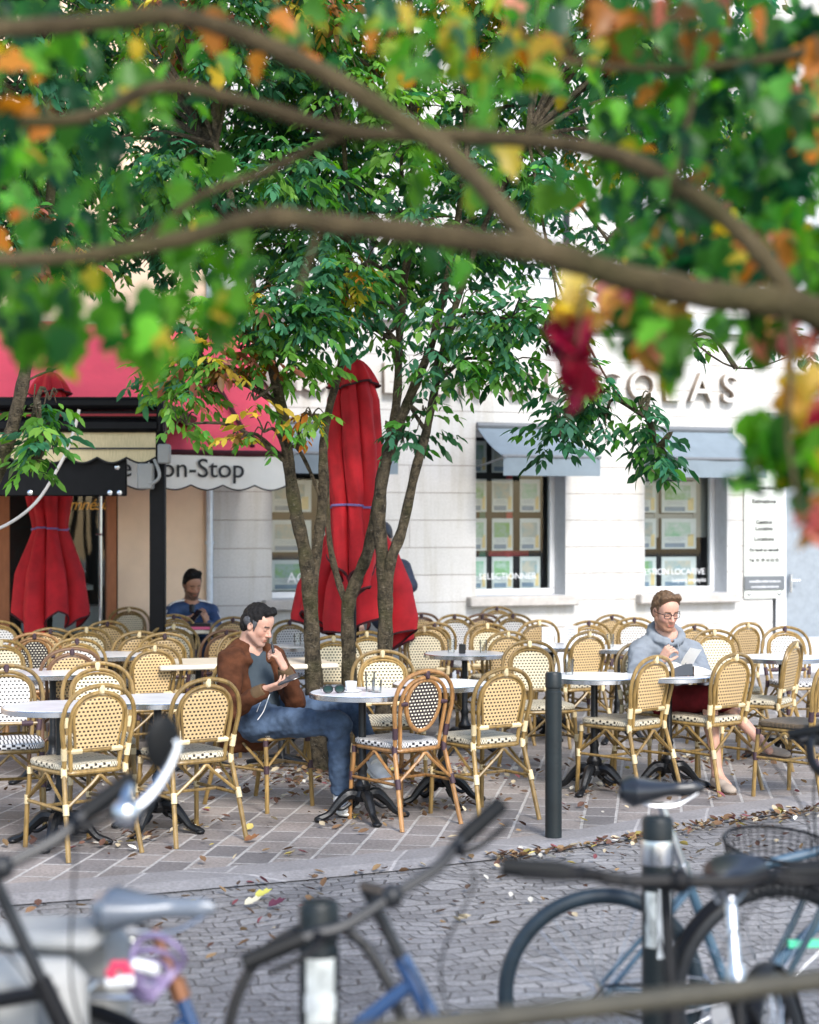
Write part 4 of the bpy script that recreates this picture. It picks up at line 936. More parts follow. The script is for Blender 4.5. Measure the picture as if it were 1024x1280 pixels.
M_short = pm('dark_red_shorts', (.12, .008, .012), .85, var=.25, scale=12, bump=.3, bscale=25, spec=.2); M_track = pm('navy_track', (.018, .045, .115), .6, var=.25, scale=14, bump=.5, bscale=22)
M_shoe = pm('white_leather', (.75, .75, .74), .4, var=.06, scale=20, bump=.1); M_sole = pm('rubber_sole', (.7, .68, .62), .6, var=.1); M_loaf = pm('grey_suede', (.33, .27, .22), .9, var=.12, bump=.3, bscale=90); M_sock = pm('pale_sock', (.6, .6, .58), .9, var=.05); M_darksole = pm('brown_sole', (.06, .035, .02), .6, var=.1)
def head(s, c, B, sc=1.):
    c = np.array(c, float)
    def W_(p): return c+B@(np.array(p, float)*sc)
    def E(p, r, k=.015, op='u'): s.ell(W_(p), np.array(r)*sc, B, k, op)
    def K(a, b, ra, rb, k=.012, op='u'): s.cap(W_(a), W_(b), ra*sc, rb*sc, k, op)
    E((0, -.014, .034), (.076, .096, .088)); E((0, .028, -.035), (.060, .064, .080), .03); E((0, .052, .045), (.058, .040, .05), .03)
    for q in (-1, 1):
        K((q*.056, .0, -.052), (q*.022, .066, -.100), .020, .016, .025); E((q*.040, .056, -.020), (.020, .021, .026), .02)
    E((0, .076, -.103), (.021, .017, .016), .02)
    for q in (-1, 1): E((q*.031, .094, .004), (.017, .013, .012), .012, 'c')
    for q in (-1, 1): K((q*.012, .084, .024), (q*.046, .070, .020), .009, .008, .010)
    for q in (-1, 1): E((q*.031, .074, .003), (.0145, .0145, .0125), .004)
    K((0, .084, .012), (0, .110, -.030), .0085, .0125, .008)
    for q in (-1, 1): E((q*.012, .097, -.034), (.009, .011, .008), .006)
    E((0, .080, -.062), (.026, .018, .020), .012); K((-.017, .090, -.062), (.017, .090, -.062), .0055, .0055, .005); K((-.015, .089, -.0735), (.015, .089, -.0735), .0065, .0065, .005); K((-.022, .094, -.0710), (.0, .098, -.0672), .0022, .0022, .003, 'c'); K((.0, .098, -.0672), (.022, .094, -.0710), .0022, .0022, .003, 'c')
    for q in (-1, 1):
        E((q*.078, -.004, -.004), (.010, .021, .033), .006); E((q*.086, .001, .0), (.006, .011, .018), .005, 'c')
    return W_
def headcol(V, c, B, base, brow, stubble=None, beard=None, sc=1., lids=None):
    L_ = (V-np.array(c))@B/sc; x, y, z = L_.T; col = np.tile(np.array(base), (len(V), 1)); n = rng.normal(0, .05, len(V))[:, None]; col = col*(1+n*.4)
    col = col*(1+.07*np.sin(x*310+2*np.sin(z*240))*np.sin(z*280+y*200))[:, None]; near = (np.abs(x) < .13) & (np.abs(y) < .16) & (np.abs(z) < .16)
    def mix(m, c2, a=1.):
        m = np.clip(m, 0, 1)*a*near; return col*(1-m[:, None])+np.array(c2)*m[:, None]
    g = lambda cx, cy, cz, r: np.exp(-(((np.abs(x)-cx)/r[0])**2+((y-cy)/r[1])**2+((z-cz)/r[2])**2))
    col = mix(g(.04, .07, -.03, (.025, .03, .022)), np.array(base)*[1.05, .72, .68], .45); col = mix(g(0, .11, -.03, (.018, .02, .018)), np.array(base)*[1.05, .7, .65], .5)
    fr = y > .03
    if stubble is not None: col = mix(((z < -.045) & (y > -.02) & (z > -.125)) * np.clip((-.045-z)/.02, 0, 1), stubble, .28)
    if beard is not None:
        m = np.clip((-.040-z+.25*np.clip(np.abs(x)-.035, 0, 1))/.012, 0, 1)*(y > -.012)*(z > -.135); m = np.maximum(m, ((np.abs(x) > .05) & (y < .035) & (y > -.01) & (z < .02) & (z > -.08))*.8)
        m = m*(1-g(0, .09, -.068, (.018, .03, .008))); col = mix(m*(.72+.28*rng.random(len(V))), beard, .85)
    col = mix(((np.abs(z+.068) < .0095) & (np.abs(x) < .020) & (y > .07))*1., np.array(base)*[.85, .50, .48], .8)
    bz = .0235-.09*np.clip(np.abs(x)-.036, 0, 1)
    col = mix(((np.abs(z-bz) < .0052) & (np.abs(x) > .013) & (np.abs(x) < .050) & fr)*1., brow, .9)
    col = mix(((np.abs(z+.0045) < .0022) & (np.abs(x) > .018) & (np.abs(x) < .044) & (y > .05))*1., (.02, .012, .01), .9)     # lash line of lowered lids
    return col
def hand(s, wrist, d, pn, curl, thumb=(.9, .5), side=1, k=.004, spread=.18, sc=1.):
    # d: wrist to knuckles; pn: direction the palm faces; side +1: thumb lies to pn x d
    w_ = Vector(wrist); d = Vector(d).normalized(); pn = Vector(pn); pn = (pn-d*pn.dot(d)).normalized(); a = pn.cross(d)*side
    for i, o in enumerate((-.028, -.009, .010, .028)): s.cap(w_-a*o*.6*sc+d*.008, w_+a*(-o)*sc+d*.085*sc, .0135*sc, .0115*sc, .012)
    lens = (.072, .080, .074, .058)
    for i in range(4):
        o = (.0295, .0100, -.0095, -.0280)[i]; p = w_+a*o*sc+d*.086*sc; L_ = lens[i]*sc; ang = 0; cu = curl[i] if isinstance(curl, (list, tuple)) else curl
        for j, (f, r) in enumerate(((.46, .0088), (.30, .0080), (.24, .0070))):
            ang += cu*(.75, 1.0, .7)[j]; dr = (d*math.cos(ang)+pn*math.sin(ang)+a*spread*o/.03*(1 if j == 0 else .5)).normalized(); q = p+dr*L_*f
            s.cap(p, q, r*sc, (r-.0008)*sc, k); p = q
    t0 = w_+a*.022*sc+d*.022*sc; t1 = t0+(a*.75+d*.55+pn*.35).normalized()*.040*sc; t2 = t1+(a*(.6-thumb[0]*.7)+d*.8+pn*thumb[1]).normalized()*.034*sc; t3 = t2+(a*(.35-thumb[0]*.7)+d*.8+pn*thumb[1]*1.3).normalized()*.026*sc
    s.cap(t0, t1, .0140*sc, .0110*sc, .010); s.cap(t1, t2, .0105*sc, .0092*sc, k); s.cap(t2, t3, .0092*sc, .0075*sc, k)
def lerp(a, b, t): return Vector(a).lerp(Vector(b), t)
def blob_box(pts, pad): a = np.array([list(p) for p in pts]); return a.min(0)-pad, a.max(0)+pad
def hair_cap(s, c, B, grow, hl, sc=1., top=.0):
    c = np.array(c, float); W_ = lambda p: c+B@(np.array(p, float)*sc)
    s.ell(W_((0, -.014, .036)), np.array((.076+grow, .096+grow, .088+grow+top))*sc, B, .01); s.ell(W_((0, -.05, -.02)), np.array((.066+grow*.5, .058+grow, .065))*sc, B, .03)
    return W_
def folds(amp, sc, seed):
    r = np.random.default_rng(seed); ks = [(r.normal(0, 1, 3)*sc, r.uniform(0, 6)) for _ in range(5)]
    def f(X, Y, Z):
        o = 0
        for k_, p in ks: o = o+np.sin(X*k_[0]+Y*k_[1]+Z*k_[2]+p+1.5*np.sin(Z*sc*.8+p))
        return amp*o/3
    return f
def person(label, loc): return empty('person', loc, 0, label, 'person')
def shoe(parent, ankle, toe_dir, m, msole, name='shoe', L_=.27, tilt=0., loafer=False):
    # built round the ankle joint; toe_dir gives where the toe points (with its slope)
    f = Vector(toe_dir).normalized(); B = basis(f, (0, 0, 1)); a = np.array(ankle); s = SDF(a-.30, a+.30, .005)
    W_ = lambda p: a+B@np.array(p, float)
    s.ell(W_((0, .095, -.062)), (.043, .115, .032), B, .02); s.ell(W_((0, -.02, -.05)), (.034, .05, .045), B, .02)
    s.cap(W_((0, .0, -.035)), W_((0, .08, -.052)), .036, .036, .02); s.ell(W_((0, .165, -.066)), (.042, .05, .024), B, .02)
    s.ell(W_((0, -.005, .03)), (.036, .05, .042), B, .008, 'c'); s.half(W_((0, 0, -.088)), -B[:, 2], .004)
    o = s.mesh(name, m, parent); s2 = SDF(a-.30, a+.30, .005)
    s2.ell(W_((0, .095, -.086)), (.046, .128, .030), B, .01); s2.ell(W_((0, -.02, -.086)), (.038, .056, .03), B, .02); s2.ell(W_((0, .16, -.086)), (.044, .062, .03), B, .02)
    s2.half(W_((0, 0, -.100)), -B[:, 2], .003); s2.half(W_((0, 0, -.082)), B[:, 2], .003); s2.mesh('sole', msole, o)
    if loafer:
        s3 = SDF(a-.2, a+.2, .004); s3.ell(W_((0, .095, -.044)), (.038, .014, .022), B, .004); s3.mesh('strap', m, o)
    return o
# ======== the man in the brown jacket
def V3(px, py, d): return P(px, py, d)
def man_brown():
    e = person('seated dark haired man in a brown suede jacket and jeans, looking down at a phone', (-.93, 10.3, 0)); inv = Vector(e.location)
    pel = V3(318, 893, 10.33); nb = V3(310, 815, 10.30); hc = V3(322, 781, 10.24); rs, ls = V3(287, 830, 10.14), V3(345, 826, 10.46)
    re, rw = V3(290, 888, 10.02), V3(331, 862, 9.93); le, lw = V3(369, 874, 10.20), V3(355, 835, 10.08)
    rh, lh = V3(326, 902, 10.2), V3(334, 893, 10.46); rk, lk = V3(423, 905, 10.02), V3(441, 884, 10.32); ra, la = V3(425, 991, 10.10), V3(468, 946, 10.05)
    B = basis((.84, -.42, -.40), (.30, -.16, 1)); skin = (.45, .255, .185)
    allp = [pel, nb, hc, rs, ls, re, rw, le, lw, rk, lk, ra, la]; lo, hi = blob_box(allp, .2)
    s = SDF(lo, hi, .0048)
    head(s, hc, B, .95)
    s.cap(hc+Vector(B@np.array((0, -.028, -.06))), nb+Vector((0, 0, .01)), .053, .060, .02)
    s.cap(nb, pel, .09, .12, .03); s.cap(rs, ls, .05, .05, .03)
    for a, b, c in ((rs, re, rw), (ls, le, lw)): s.cap(a, b, .045, .036, .02); s.cap(b, c, .036, .026, .015)
    for a, b, c in ((rh, rk, ra), (lh, lk, la)): s.cap(a, b, .07, .05, .03); s.cap(b, c, .045, .032, .02)
    pd = (V3(352, 856, 9.90)-rw); hand(s, rw, pd, Vector((.25, .35, .95)), [.42, .46, .5, .55], (.8, .75), 1, sc=1.02)
    vp = V3(343, 806, 10.05); hand(s, lw, vp-lw+Vector((-.02, 0, .02)), Vector((-.9, .25, .1)), [.72, .85, .95, 1.0], (1.0, .9), 1, sc=1.0)
    colf = lambda V: headcol(V, hc, B, skin, (.03, .022, .02), stubble=(.18, .13, .12), sc=.95)
    s.mesh('body', SK, e, colf)
    # hair
    hm = SDF(np.array(hc)-.2, np.array(hc)+.2, .0042); Wl = hair_cap(hm, hc, B, .006, 0, .95, top=.010)
    hm.cap(Wl((-.03, .055, .112)), Wl((.03, .07, .105)), .028, .024, .02); hm.cap(Wl((.02, .08, .10)), Wl((.0, .105, .078)), .014, .004, .01)
    hm.noise(lambda X, Y, Z: .0028*np.sin(190*X+60*Z+3*np.sin(70*Y))+.002*np.sin(300*Y+130*Z+2*np.sin(120*X)))
    n = B@np.array((0, .86, -.62)); hm.half(Wl((0, .058, .070)), n, .004); hm.half(Wl((0, .015, -.01)), B@np.array((0, .75, -.66)), .004); hm.half(Wl((0, 0, -.075)), -B[:, 2], .01)
    hm.mesh('hair', M_hair_b, e)
    tp = SDF(np.array(hc)-.2, np.array(hc)+.2, .004)                       # grey temples and sideburns
    for q in (-1, 1):
        tp.ell(Wl((q*.070, .016, .020)), (.010, .018, .026), B, .008); tp.cap(Wl((q*.071, .024, .0)), Wl((q*.069, .026, -.026)), .006, .004, .008); tp.ell(Wl((q*.074, -.03, .018)), (.012, .036, .030), B, .01)
    tp.mesh('temple_hair', pm('hair_greying', (.055, .055, .06), .6, var=.5, scale=80, bump=.5, bscale=140), e)
    # t-shirt
    fw = Vector((.70, -.71, 0)).normalized(); rt = Vector((rs-ls)).normalized()
    t = SDF(*blob_box([pel, nb, rs, ls], .22), .007)
    ch = lerp(nb, pel, .38)+fw*.0; t.ell(ch, (.175, .115, .20), basis(fw, nb-pel), .05); t.cap(lerp(nb, pel, .6)+fw*.01, pel+Vector((0, 0, .06))+fw*.015, .135, .145, .06); t.cap(lerp(rs, nb, .4), lerp(ls, nb, .4), .065, .065, .04); t.cap(nb+fw*.012, nb+fw*.02+Vector((0, 0, .015)), .068, .064, .02)
    t.noise(folds(.004, 26, 3)); t.half(nb+Vector((0, 0, .018))+fw*.02, Vector((0, 0, 1))+fw*.25, .006); t.half(pel+Vector((0, 0, -.02)), (0, 0, -1), .01); t.mesh('tshirt', M_tee, e)
    # jacket: torso shell open at the front, two sleeves, collar, hem over the chair
    j = SDF(*blob_box([pel+Vector((-.1, 0, -.22)), nb, rs, ls, re, rw, le, lw], .2), .007)
    bk_ = -fw*.018; j.ell(ch+bk_, (.212, .150, .235), basis(fw, nb-pel), .05); j.cap(lerp(nb, pel, .55)+bk_, pel+bk_*1.5+Vector((0, 0, -.06)), .155, .165, .07)
    j.cap(pel+rt*.09+bk_*2.2, pel+rt*.10+bk_*3+Vector((-.02, 0, -.15)), .105, .085, .05); j.cap(pel-rt*.10+bk_*2, pel-rt*.13+bk_*2+Vector((0, 0, -.10)), .09, .08, .05); j.cap(lerp(rs, nb, .3), lerp(ls, nb, .3), .085, .085, .05)
    j.ell(lerp(nb, pel, .36)+fw*.16-rt*.005, (.105, .14, .30), basis(fw, nb-pel), .012, 'c'); j.ell(pel+fw*.20+Vector((0, 0, .04)), (.16, .17, .24), basis(fw), .02, 'c')
    for a, b, c, o in ((rs, re, lerp(rw, re, .10), -1), (ls, le, lerp(lw, le, .10), 1)): j.cap(a, b, .072, .064, .045); j.cap(b, c, .060, .044, .03)
    for q in (-1, 1): j.cap(nb-rt*q*.068+fw*.02+Vector((0, 0, .05)), nb-rt*q*.088+fw*.095+Vector((0, 0, -.045)), .022, .030, .012)
    j.cap(nb+rt*.065+Vector((0, 0, .035)), nb-fw*.07+Vector((0, 0, .05)), .02, .02, .014); j.cap(nb-rt*.065+Vector((0, 0, .035)), nb-fw*.07+Vector((0, 0, .05)), .02, .02, .014)
    j.cap(nb+fw*.03+Vector((0, 0, .06)), nb+fw*.05+Vector((0, 0, .0)), .05, .052, .008, 'c')
    j.noise(folds(.0075, 23, 8)); j.noise(folds(.0045, 55, 5)); ja = j.mesh('jacket', M_suede, e)
    for a, b in ((rw, re), (lw, le)):
        c_ = SDF(*blob_box([a, b], .1), .005); c_.cap(lerp(a, b, .06), lerp(a, b, .22), .042, .050, .01); c_.cap(lerp(a, b, -.1), lerp(a, b, .06), .033, .033, .003, 'c'); c_.mesh('cuff', M_cuff, ja)
    # jeans
    q = SDF(*blob_box([pel, rk, lk, ra, la], .2), .0075)
    q.cap(rh+Vector((-.02, 0, .0)), lh+Vector((-.02, 0, .01)), .125, .125, .05); q.cap(pel, pel+Vector((0, 0, .07)), .14, .145, .04)
    for a, b, c, r_ in ((rh, rk, lerp(ra, rk, .06), .056), (lh, lk, lerp(la, lk, .06), .052)): q.cap(a, b, .102, .074, .04); q.cap(b, c, .070, r_, .03)
    q.cap(lerp(ra, rk, -.03), lerp(ra, rk, -.5), .045, .045, .004, 'c'); q.noise(folds(.0065, 24, 21)); q.noise(folds(.0035, 64, 4)); q.half(pel+Vector((0, 0, .115)), (0, 0, 1), .008); je = q.mesh('jeans', M_jean, e)
    mb = MB(); mb.tube(smooth_path([V3(337, 868, 10.06), V3(333, 880, 10.02), V3(329, 890, 10.015), V3(322, 900, 10.02)], 4), .0026, 6); mb.tube(smooth_path([V3(336, 868, 10.05), V3(327, 876, 10.04), V3(321, 890, 10.03)], 4), .0022, 6); mb.build('pocket_cord', M_china, je)
    shoe(e, ra, (.22, -.97, -.02), M_shoe, M_sole); sh = shoe(e, la, (.52, -.80, -.33), M_shoe, M_sole)
    for a, b in ((ra, rk), (la, lk)):
        mb = MB(); mb.tube([lerp(a, b, -.12), lerp(a, b, .12)], .040, 12); mb.build('sock', M_sock, e)
    # children rest in world space: undo the parent offset
    for c in e.children_recursive:
        if c.parent == e: c.matrix_parent_inverse = Matrix.Translation(-inv)
    # phone and vape, held
    dp = (V3(368, 847, 9.90)-V3(347, 855, 9.90)).normalized(); M_ = basis(dp, (0.1, -.35, 1)); mb = MB(); mb.box((0, 0, 0), (.066, .136, .009), bev=.004)
    mb.m = 1; mb.box((0, 0, .0052), (.060, .126, .001)); o = mb.build('phone', [M_phone, pm('phone_screen', (.05, .055, .06), .1, var=.3, scale=30)]); o.matrix_world = Matrix.Translation(V3(361, 851.5, 9.89)+Vector((0, 0, .012)))@Matrix([list(r) for r in M_]).to_4x4()
    tag(o, 'black phone held by the man in the brown jacket', 'phone')
    mb = MB(); a, b = V3(339.5, 802.5, 10.06), V3(342, 816, 10.03); mb.tube([a, lerp(a, b, .3), lerp(a, b, .35), b], [.006, .006, .0095, .0095], 10); tag(mb.build('vape_pen', M_plastic), 'small black vape held to the mouth of the man in brown', 'vape')
    # V-shaped mark on the raised shoe
    mb = MB(); c0 = V3(466, 955.5, 9.93); mb.tube([c0+Vector((-.012, -.015, .022)), c0+Vector((.002, -.02, -.022)), c0+Vector((.020, -.022, .012))], .005, 6); o = mb.build('side_mark', M_ink); o.parent = sh; o.matrix_parent_inverse = Matrix.Translation(-inv)
man_brown()
# ======== the man in the grey hoodie
def man_grey():
    e = person('seated man in glasses, grey blue hoodie and dark red shorts, reading an open book', (1.68, 11.45, 0)); inv = Vector(e.location)
    nb = V3(832, 797, 11.42); hc = V3(832, 764, 11.33); pel = V3(826, 872, 11.60); rs, ls = V3(800, 815, 11.38), V3(867, 817, 11.47)
    re, rw = V3(796, 847, 11.12), V3(826, 826, 10.98); le, lw = V3(881, 848, 11.25), V3(862, 834, 11.0)
    rh, lh = V3(820, 876, 11.50), V3(843, 876, 11.58); rk, lk = V3(886, 873, 11.02), V3(902, 874, 11.13); ra, la = V3(897, 968, 10.96), V3(948, 924, 11.0)
    B = basis((.34, -.88, -.30), (.05, -.22, 1)); skin = (.50, .28, .205); lo, hi = blob_box([nb, hc, pel, rs, ls, re, rw, le, lw, rk, lk, ra, la], .2)
    s = SDF(lo, hi, .0048); Wl = head(s, hc, B)
    s.cap(hc+Vector(B@np.array((0, -.028, -.06))), nb+Vector((0, 0, .01)), .053, .060, .02); s.cap(nb, pel, .09, .12, .03); s.cap(rs, ls, .05, .05, .03)
    for a, b, c in ((rs, re, rw), (ls, le, lw)): s.cap(a, b, .045, .036, .02); s.cap(b, c, .036, .026, .015)
    for a, b, c in ((rh, rk, ra), (lh, lk, la)):
        s.cap(a, b, .08, .058, .03); s.cap(b, c, .050, .033, .02); s.ell(lerp(b, c, .32)+Vector((0, .025, 0)), (.046, .046, .10), None, .03); s.cap(c, c+Vector((.05, -.09, -.06)), .030, .028, .03)
    hand(s, rw, V3(838, 808, 10.95)-rw, Vector((.75, .35, .1)), [.95, 1.05, 1.1, 1.1], (1., .9), 1); hand(s, lw, Vector((-.35, -.75, -.1)), Vector((-.3, .2, -.9)), [.35]*4, (.3, .3), -1)
    s.mesh('body', SK, e, lambda V: headcol(V, hc, B, skin, (.12, .06, .03), beard=(.20, .09, .045)))
    hm = SDF(np.array(hc)-.2, np.array(hc)+.2, .0042); W2 = hair_cap(hm, hc, B, .006, 0, top=.008)
    hm.cap(W2((-.045, .06, .112)), W2((.05, .062, .105)), .026, .030, .02); hm.cap(W2((.05, .05, .10)), W2((.082, .02, .07)), .018, .014, .02); hm.cap(W2((-.05, .05, .10)), W2((-.08, .01, .06)), .016, .012, .02)
    hm.noise(lambda X, Y, Z: .0034*np.sin(170*X+80*Z+3*np.sin(60*Y))+.002*np.sin(300*Y+120*X))
    hm.half(W2((0, .062, .078)), B@np.array((0, .88, -.5)), .004); hm.half(W2((0, .012, -.02)), B@np.array((0, .8, -.6)), .004); hm.half(W2((0, 0, -.06)), -B[:, 2], .01); hm.mesh('hair', M_hair_br, e)
    gl = MB()
    for q in (-1, 1):
        gl.tube([Wl((q*.033+.025*math.copysign(abs(math.cos(t))**.55, math.cos(t)), .098-.35*abs(q*.033+.025*math.cos(t))*.28, .001+.018*math.copysign(abs(math.sin(t))**.6, math.sin(t)))) for t in np.linspace(0, 2*math.pi, 25)[:-1]], .0026, 6, closed=True)
        gl.tube([Wl((q*.058, .092, .010)), Wl((q*.080, .05, .008)), Wl((q*.083, -.01, .004))], .0026, 6)
    gl.tube([Wl((-.009, .101, .006)), Wl((.009, .101, .006))], .0026, 6); gl.build('glasses', M_plastic, e)
    fw = Vector((.28, -.96, 0)).normalized(); rt = (rs-ls).normalized()
    j = SDF(*blob_box([pel, nb, rs, ls, re, rw, le, lw], .22), .007); ch = lerp(nb, pel, .42)
    j.ell(ch, (.195, .135, .24), basis(fw, nb-pel), .05); j.cap(lerp(nb, pel, .6), pel, .15, .16, .06); j.cap(lerp(rs, nb, .3), lerp(ls, nb, .3), .075, .075, .05)
    for a, b, c in ((rs, re, lerp(rw, re, .05)), (ls, le, lerp(lw, le, .05))): j.cap(a, b, .074, .064, .045); j.cap(b, c, .060, .042, .03)
    # hood: a thick roll round the neck, lower at the front
    ring = []
    for i in range(15):
        a = 2*math.pi*i/14; ring.append(nb+rt*math.sin(a)*.098+fw*(math.cos(a)*.085+.01)+Vector((0, 0, .028-.052*math.cos(a))))
    for i in range(14): j.cap(ring[i], ring[i+1], .030, .030, .014)
    j.ell(nb-fw*.10+Vector((0, 0, .0)), (.10, .065, .08), basis(fw), .03); j.cap(nb+Vector((0, 0, .11)), nb+fw*.02+Vector((0, 0, .0)), .062, .056, .008, 'c'); j.cap(nb+fw*.04+Vector((0, 0, .04)), nb+fw*.10+Vector((0, 0, -.02)), .035, .012, .01, 'c')
    j.noise(folds(.007, 24, 31)); j.noise(folds(.0035, 64, 9)); hd = j.mesh('hoodie', M_hood, e)
    mb = MB()
    for q in (-1, 1): mb.tube(smooth_path([nb+rt*q*.030+fw*.125+Vector((0, 0, -.03)), nb+rt*q*.034+fw*.145+Vector((0, 0, -.10)), nb+rt*q*.030+fw*.158+Vector((0, 0, -.17))], 4), .0045, 6)
    mb.build('drawstring', M_hood, hd)
    q = SDF(*blob_box([pel, rk, lk], .2), .0075); q.cap(rh, lh, .12, .12, .05)
    for a, b in ((rh, rk), (lh, lk)): q.cap(a, lerp(b, a, -.06), .105, .086, .04)
    q.noise(folds(.005, 26, 12)); q.half(pel+Vector((0, 0, .19)), (0, 0, 1), .01); q.mesh('shorts', M_short, e)
    shoe(e, ra, (.30, -.95, -.06), M_loaf, M_darksole, loafer=True); shoe(e, la, (.93, -.35, -.12), M_loaf, M_darksole, loafer=True)
    for c in e.children_recursive:
        if c.parent == e: c.matrix_parent_inverse = Matrix.Translation(-inv)
man_grey()
# ======== the man in the blue track jacket, near the wall
def man_blue():
    e = person('seated bearded man in a navy track jacket with white shoulder stripes, near the drainpipe', (-2.06, 16.3, 0)); inv = Vector(e.location)
    hc = V3(240.5, 731, 16.15); nb = V3(239, 757, 16.22); pel = V3(239, 805, 16.35); rs, ls = V3(215, 765, 16.15), V3(264, 765, 16.25); re, rw = V3(212, 790, 15.95), V3(226, 774, 15.82); le, lw = V3(270, 790, 16.05), V3(259, 779, 15.86)
    B = basis((.42, -.80, -.34), (.05, -.2, 1)); skin = (.36, .185, .115); lo, hi = blob_box([nb, hc, pel, rs, ls, re, rw, le, lw, V3(240, 880, 15.75)], .2); s = SDF(lo, hi, .006); head(s, hc, B, 1.02)
    s.cap(hc+Vector(B@np.array((0, -.028, -.06))), nb+Vector((0, 0, .01)), .056, .064, .02); s.cap(nb, pel, .09, .12, .03); s.cap(rs, ls, .05, .05, .03)
    for a, b, c in ((rs, re, rw), (ls, le, lw)): s.cap(a, b, .045, .036, .02); s.cap(b, c, .036, .026, .015)
    for q in (-1, 1): h0 = pel+Vector((.1*q, 0, -.02)); kn = pel+Vector((.13*q+.1, -.42, .0)); s.cap(h0, kn, .08, .06, .03); s.cap(kn, Vector((kn.x, kn.y-.02, .10)), .05, .036, .02)
    hand(s, rw, Vector((.9, -.2, .05)), Vector((.1, .5, .6)), [.5]*4, (.6, .6), 1, spread=.1); hand(s, lw, Vector((-.25, -.3, .9)), Vector((-.8, .5, .0)), [.5, .55, .6, .6], (.8, .8), 1)
    s.mesh('body', SK, e, lambda V: headcol(V, hc, B, skin, (.012, .008, .006), beard=(.035, .022, .016), sc=1.02))
    hm = SDF(np.array(hc)-.2, np.array(hc)+.2, .005); W2 = hair_cap(hm, hc, B, .010, 0, top=.022); hm.cap(W2((-.04, .04, .125)), W2((.04, .05, .12)), .03, .03, .02); hm.noise(lambda X, Y, Z: .004*np.sin(170*X+3*np.sin(90*Y))*np.sin(150*Z+60*Y))
    hm.half(W2((0, .066, .070)), B@np.array((0, .86, -.55)), .004); hm.half(W2((0, .0, -.01)), B@np.array((0, .8, -.6)), .004); hm.half(W2((0, 0, -.04)), -B[:, 2], .01); hm.mesh('hair', M_hair_b, e)
    fw = Vector((.2, -.98, 0)).normalized(); rt = (rs-ls).normalized(); j = SDF(*blob_box([pel, nb, rs, ls, re, rw, le, lw], .22), .008); ch = lerp(nb, pel, .45)
    j.ell(ch, (.205, .14, .25), basis(fw, nb-pel), .05); j.cap(lerp(nb, pel, .6), pel, .15, .16, .06); j.cap(lerp(rs, nb, .3), lerp(ls, nb, .3), .08, .08, .05)
    for a, b, c in ((rs, re, lerp(rw, re, .05)), (ls, le, lerp(lw, le, .05))): j.cap(a, b, .076, .064, .045); j.cap(b, c, .060, .042, .03)
    for i in range(12):
        a0, a1 = .45+2*math.pi*.86*i/12, .45+2*math.pi*.86*(i+1)/12; f_ = lambda a: nb+rt*math.sin(a)*.082+fw*(math.cos(a)*.075+.01)+Vector((0, 0, .03-.03*math.cos(a))); j.cap(f_(a0), f_(a1), .018, .018, .01)
    j.cap(nb+Vector((0, 0, .12)), nb+fw*.03+Vector((0, 0, .0)), .062, .05, .008, 'c'); j.noise(folds(.006, 24, 41)); jk = j.mesh('track_jacket', M_track, e)
    mb = MB()
    for q, (sh, el) in ((1, (rs, re)), (-1, (ls, le))):
        for k in (-1, 0, 1): mb.tube(smooth_path([lerp(nb, sh, .35)+Vector((0, 0, .075))+fw*(.01+k*.026), sh+Vector((0, 0, .073))+rt*q*.01+fw*(.005+k*.026), lerp(sh, el, .45)+rt*q*.074+fw*(.01+k*.026), lerp(sh, el, .95)+rt*q*.066+fw*(k*.024)], 5), .0075, 6)
    mb.build('stripe', M_china, jk)
    mb = MB(); c0 = ch+fw*.145+rt*.085+Vector((0, 0, .03))
    for k in (-1, 0, 1): mb.box(c0+rt*(-k*.018)+Vector((0, 0, .008*(1-abs(k)))), (.012, .02, .03+.012*(1-abs(k))))
    mb.box(ch+fw*.148+Vector((0, 0, .04)), (.008, .02, .05)); mb.build('chest_badge', M_china, jk, smooth=False)
    mb = MB(); mb.ell = None; mb.tube([nb+fw*.075+Vector((0, 0, .0)), nb+fw*.115+Vector((0, 0, -.06))], [.035, .02], 10); mb.build('undershirt', M_plastic, e)
    tr = SDF(*blob_box([pel, pel+Vector((.3, -.5, -.3)), Vector((pel.x-.2, pel.y-.5, .1))], .2), .01)
    for q in (-1, 1): h0 = pel+Vector((.1*q, 0, -.02)); kn = pel+Vector((.13*q+.1, -.42, .0)); tr.cap(h0, kn, .1, .08, .03); tr.cap(kn, Vector((kn.x, kn.y-.02, .12)), .075, .055, .02)
    tr.mesh('trousers', M_track, e)
    for q in (-1, 1): shoe(e, Vector((pel.x+.13*q+.1, pel.y-.44, .10)), (.1*q, -1, 0), M_shoe, M_sole)
    for c in e.children_recursive:
        if c.parent == e: c.matrix_parent_inverse = Matrix.Translation(-inv)
    mb = MB(); mb.box((0, 0, 0), (.07, .145, .009), bev=.004); o = mb.build('phone', M_phone); o.location = lerp(rw, lw, .62)+Vector((-.01, -.06, .055)); o.rotation_euler = (R(50), R(15), R(-35)); tag(o, 'dark phone held by the man in the blue track jacket', 'phone')
man_blue()
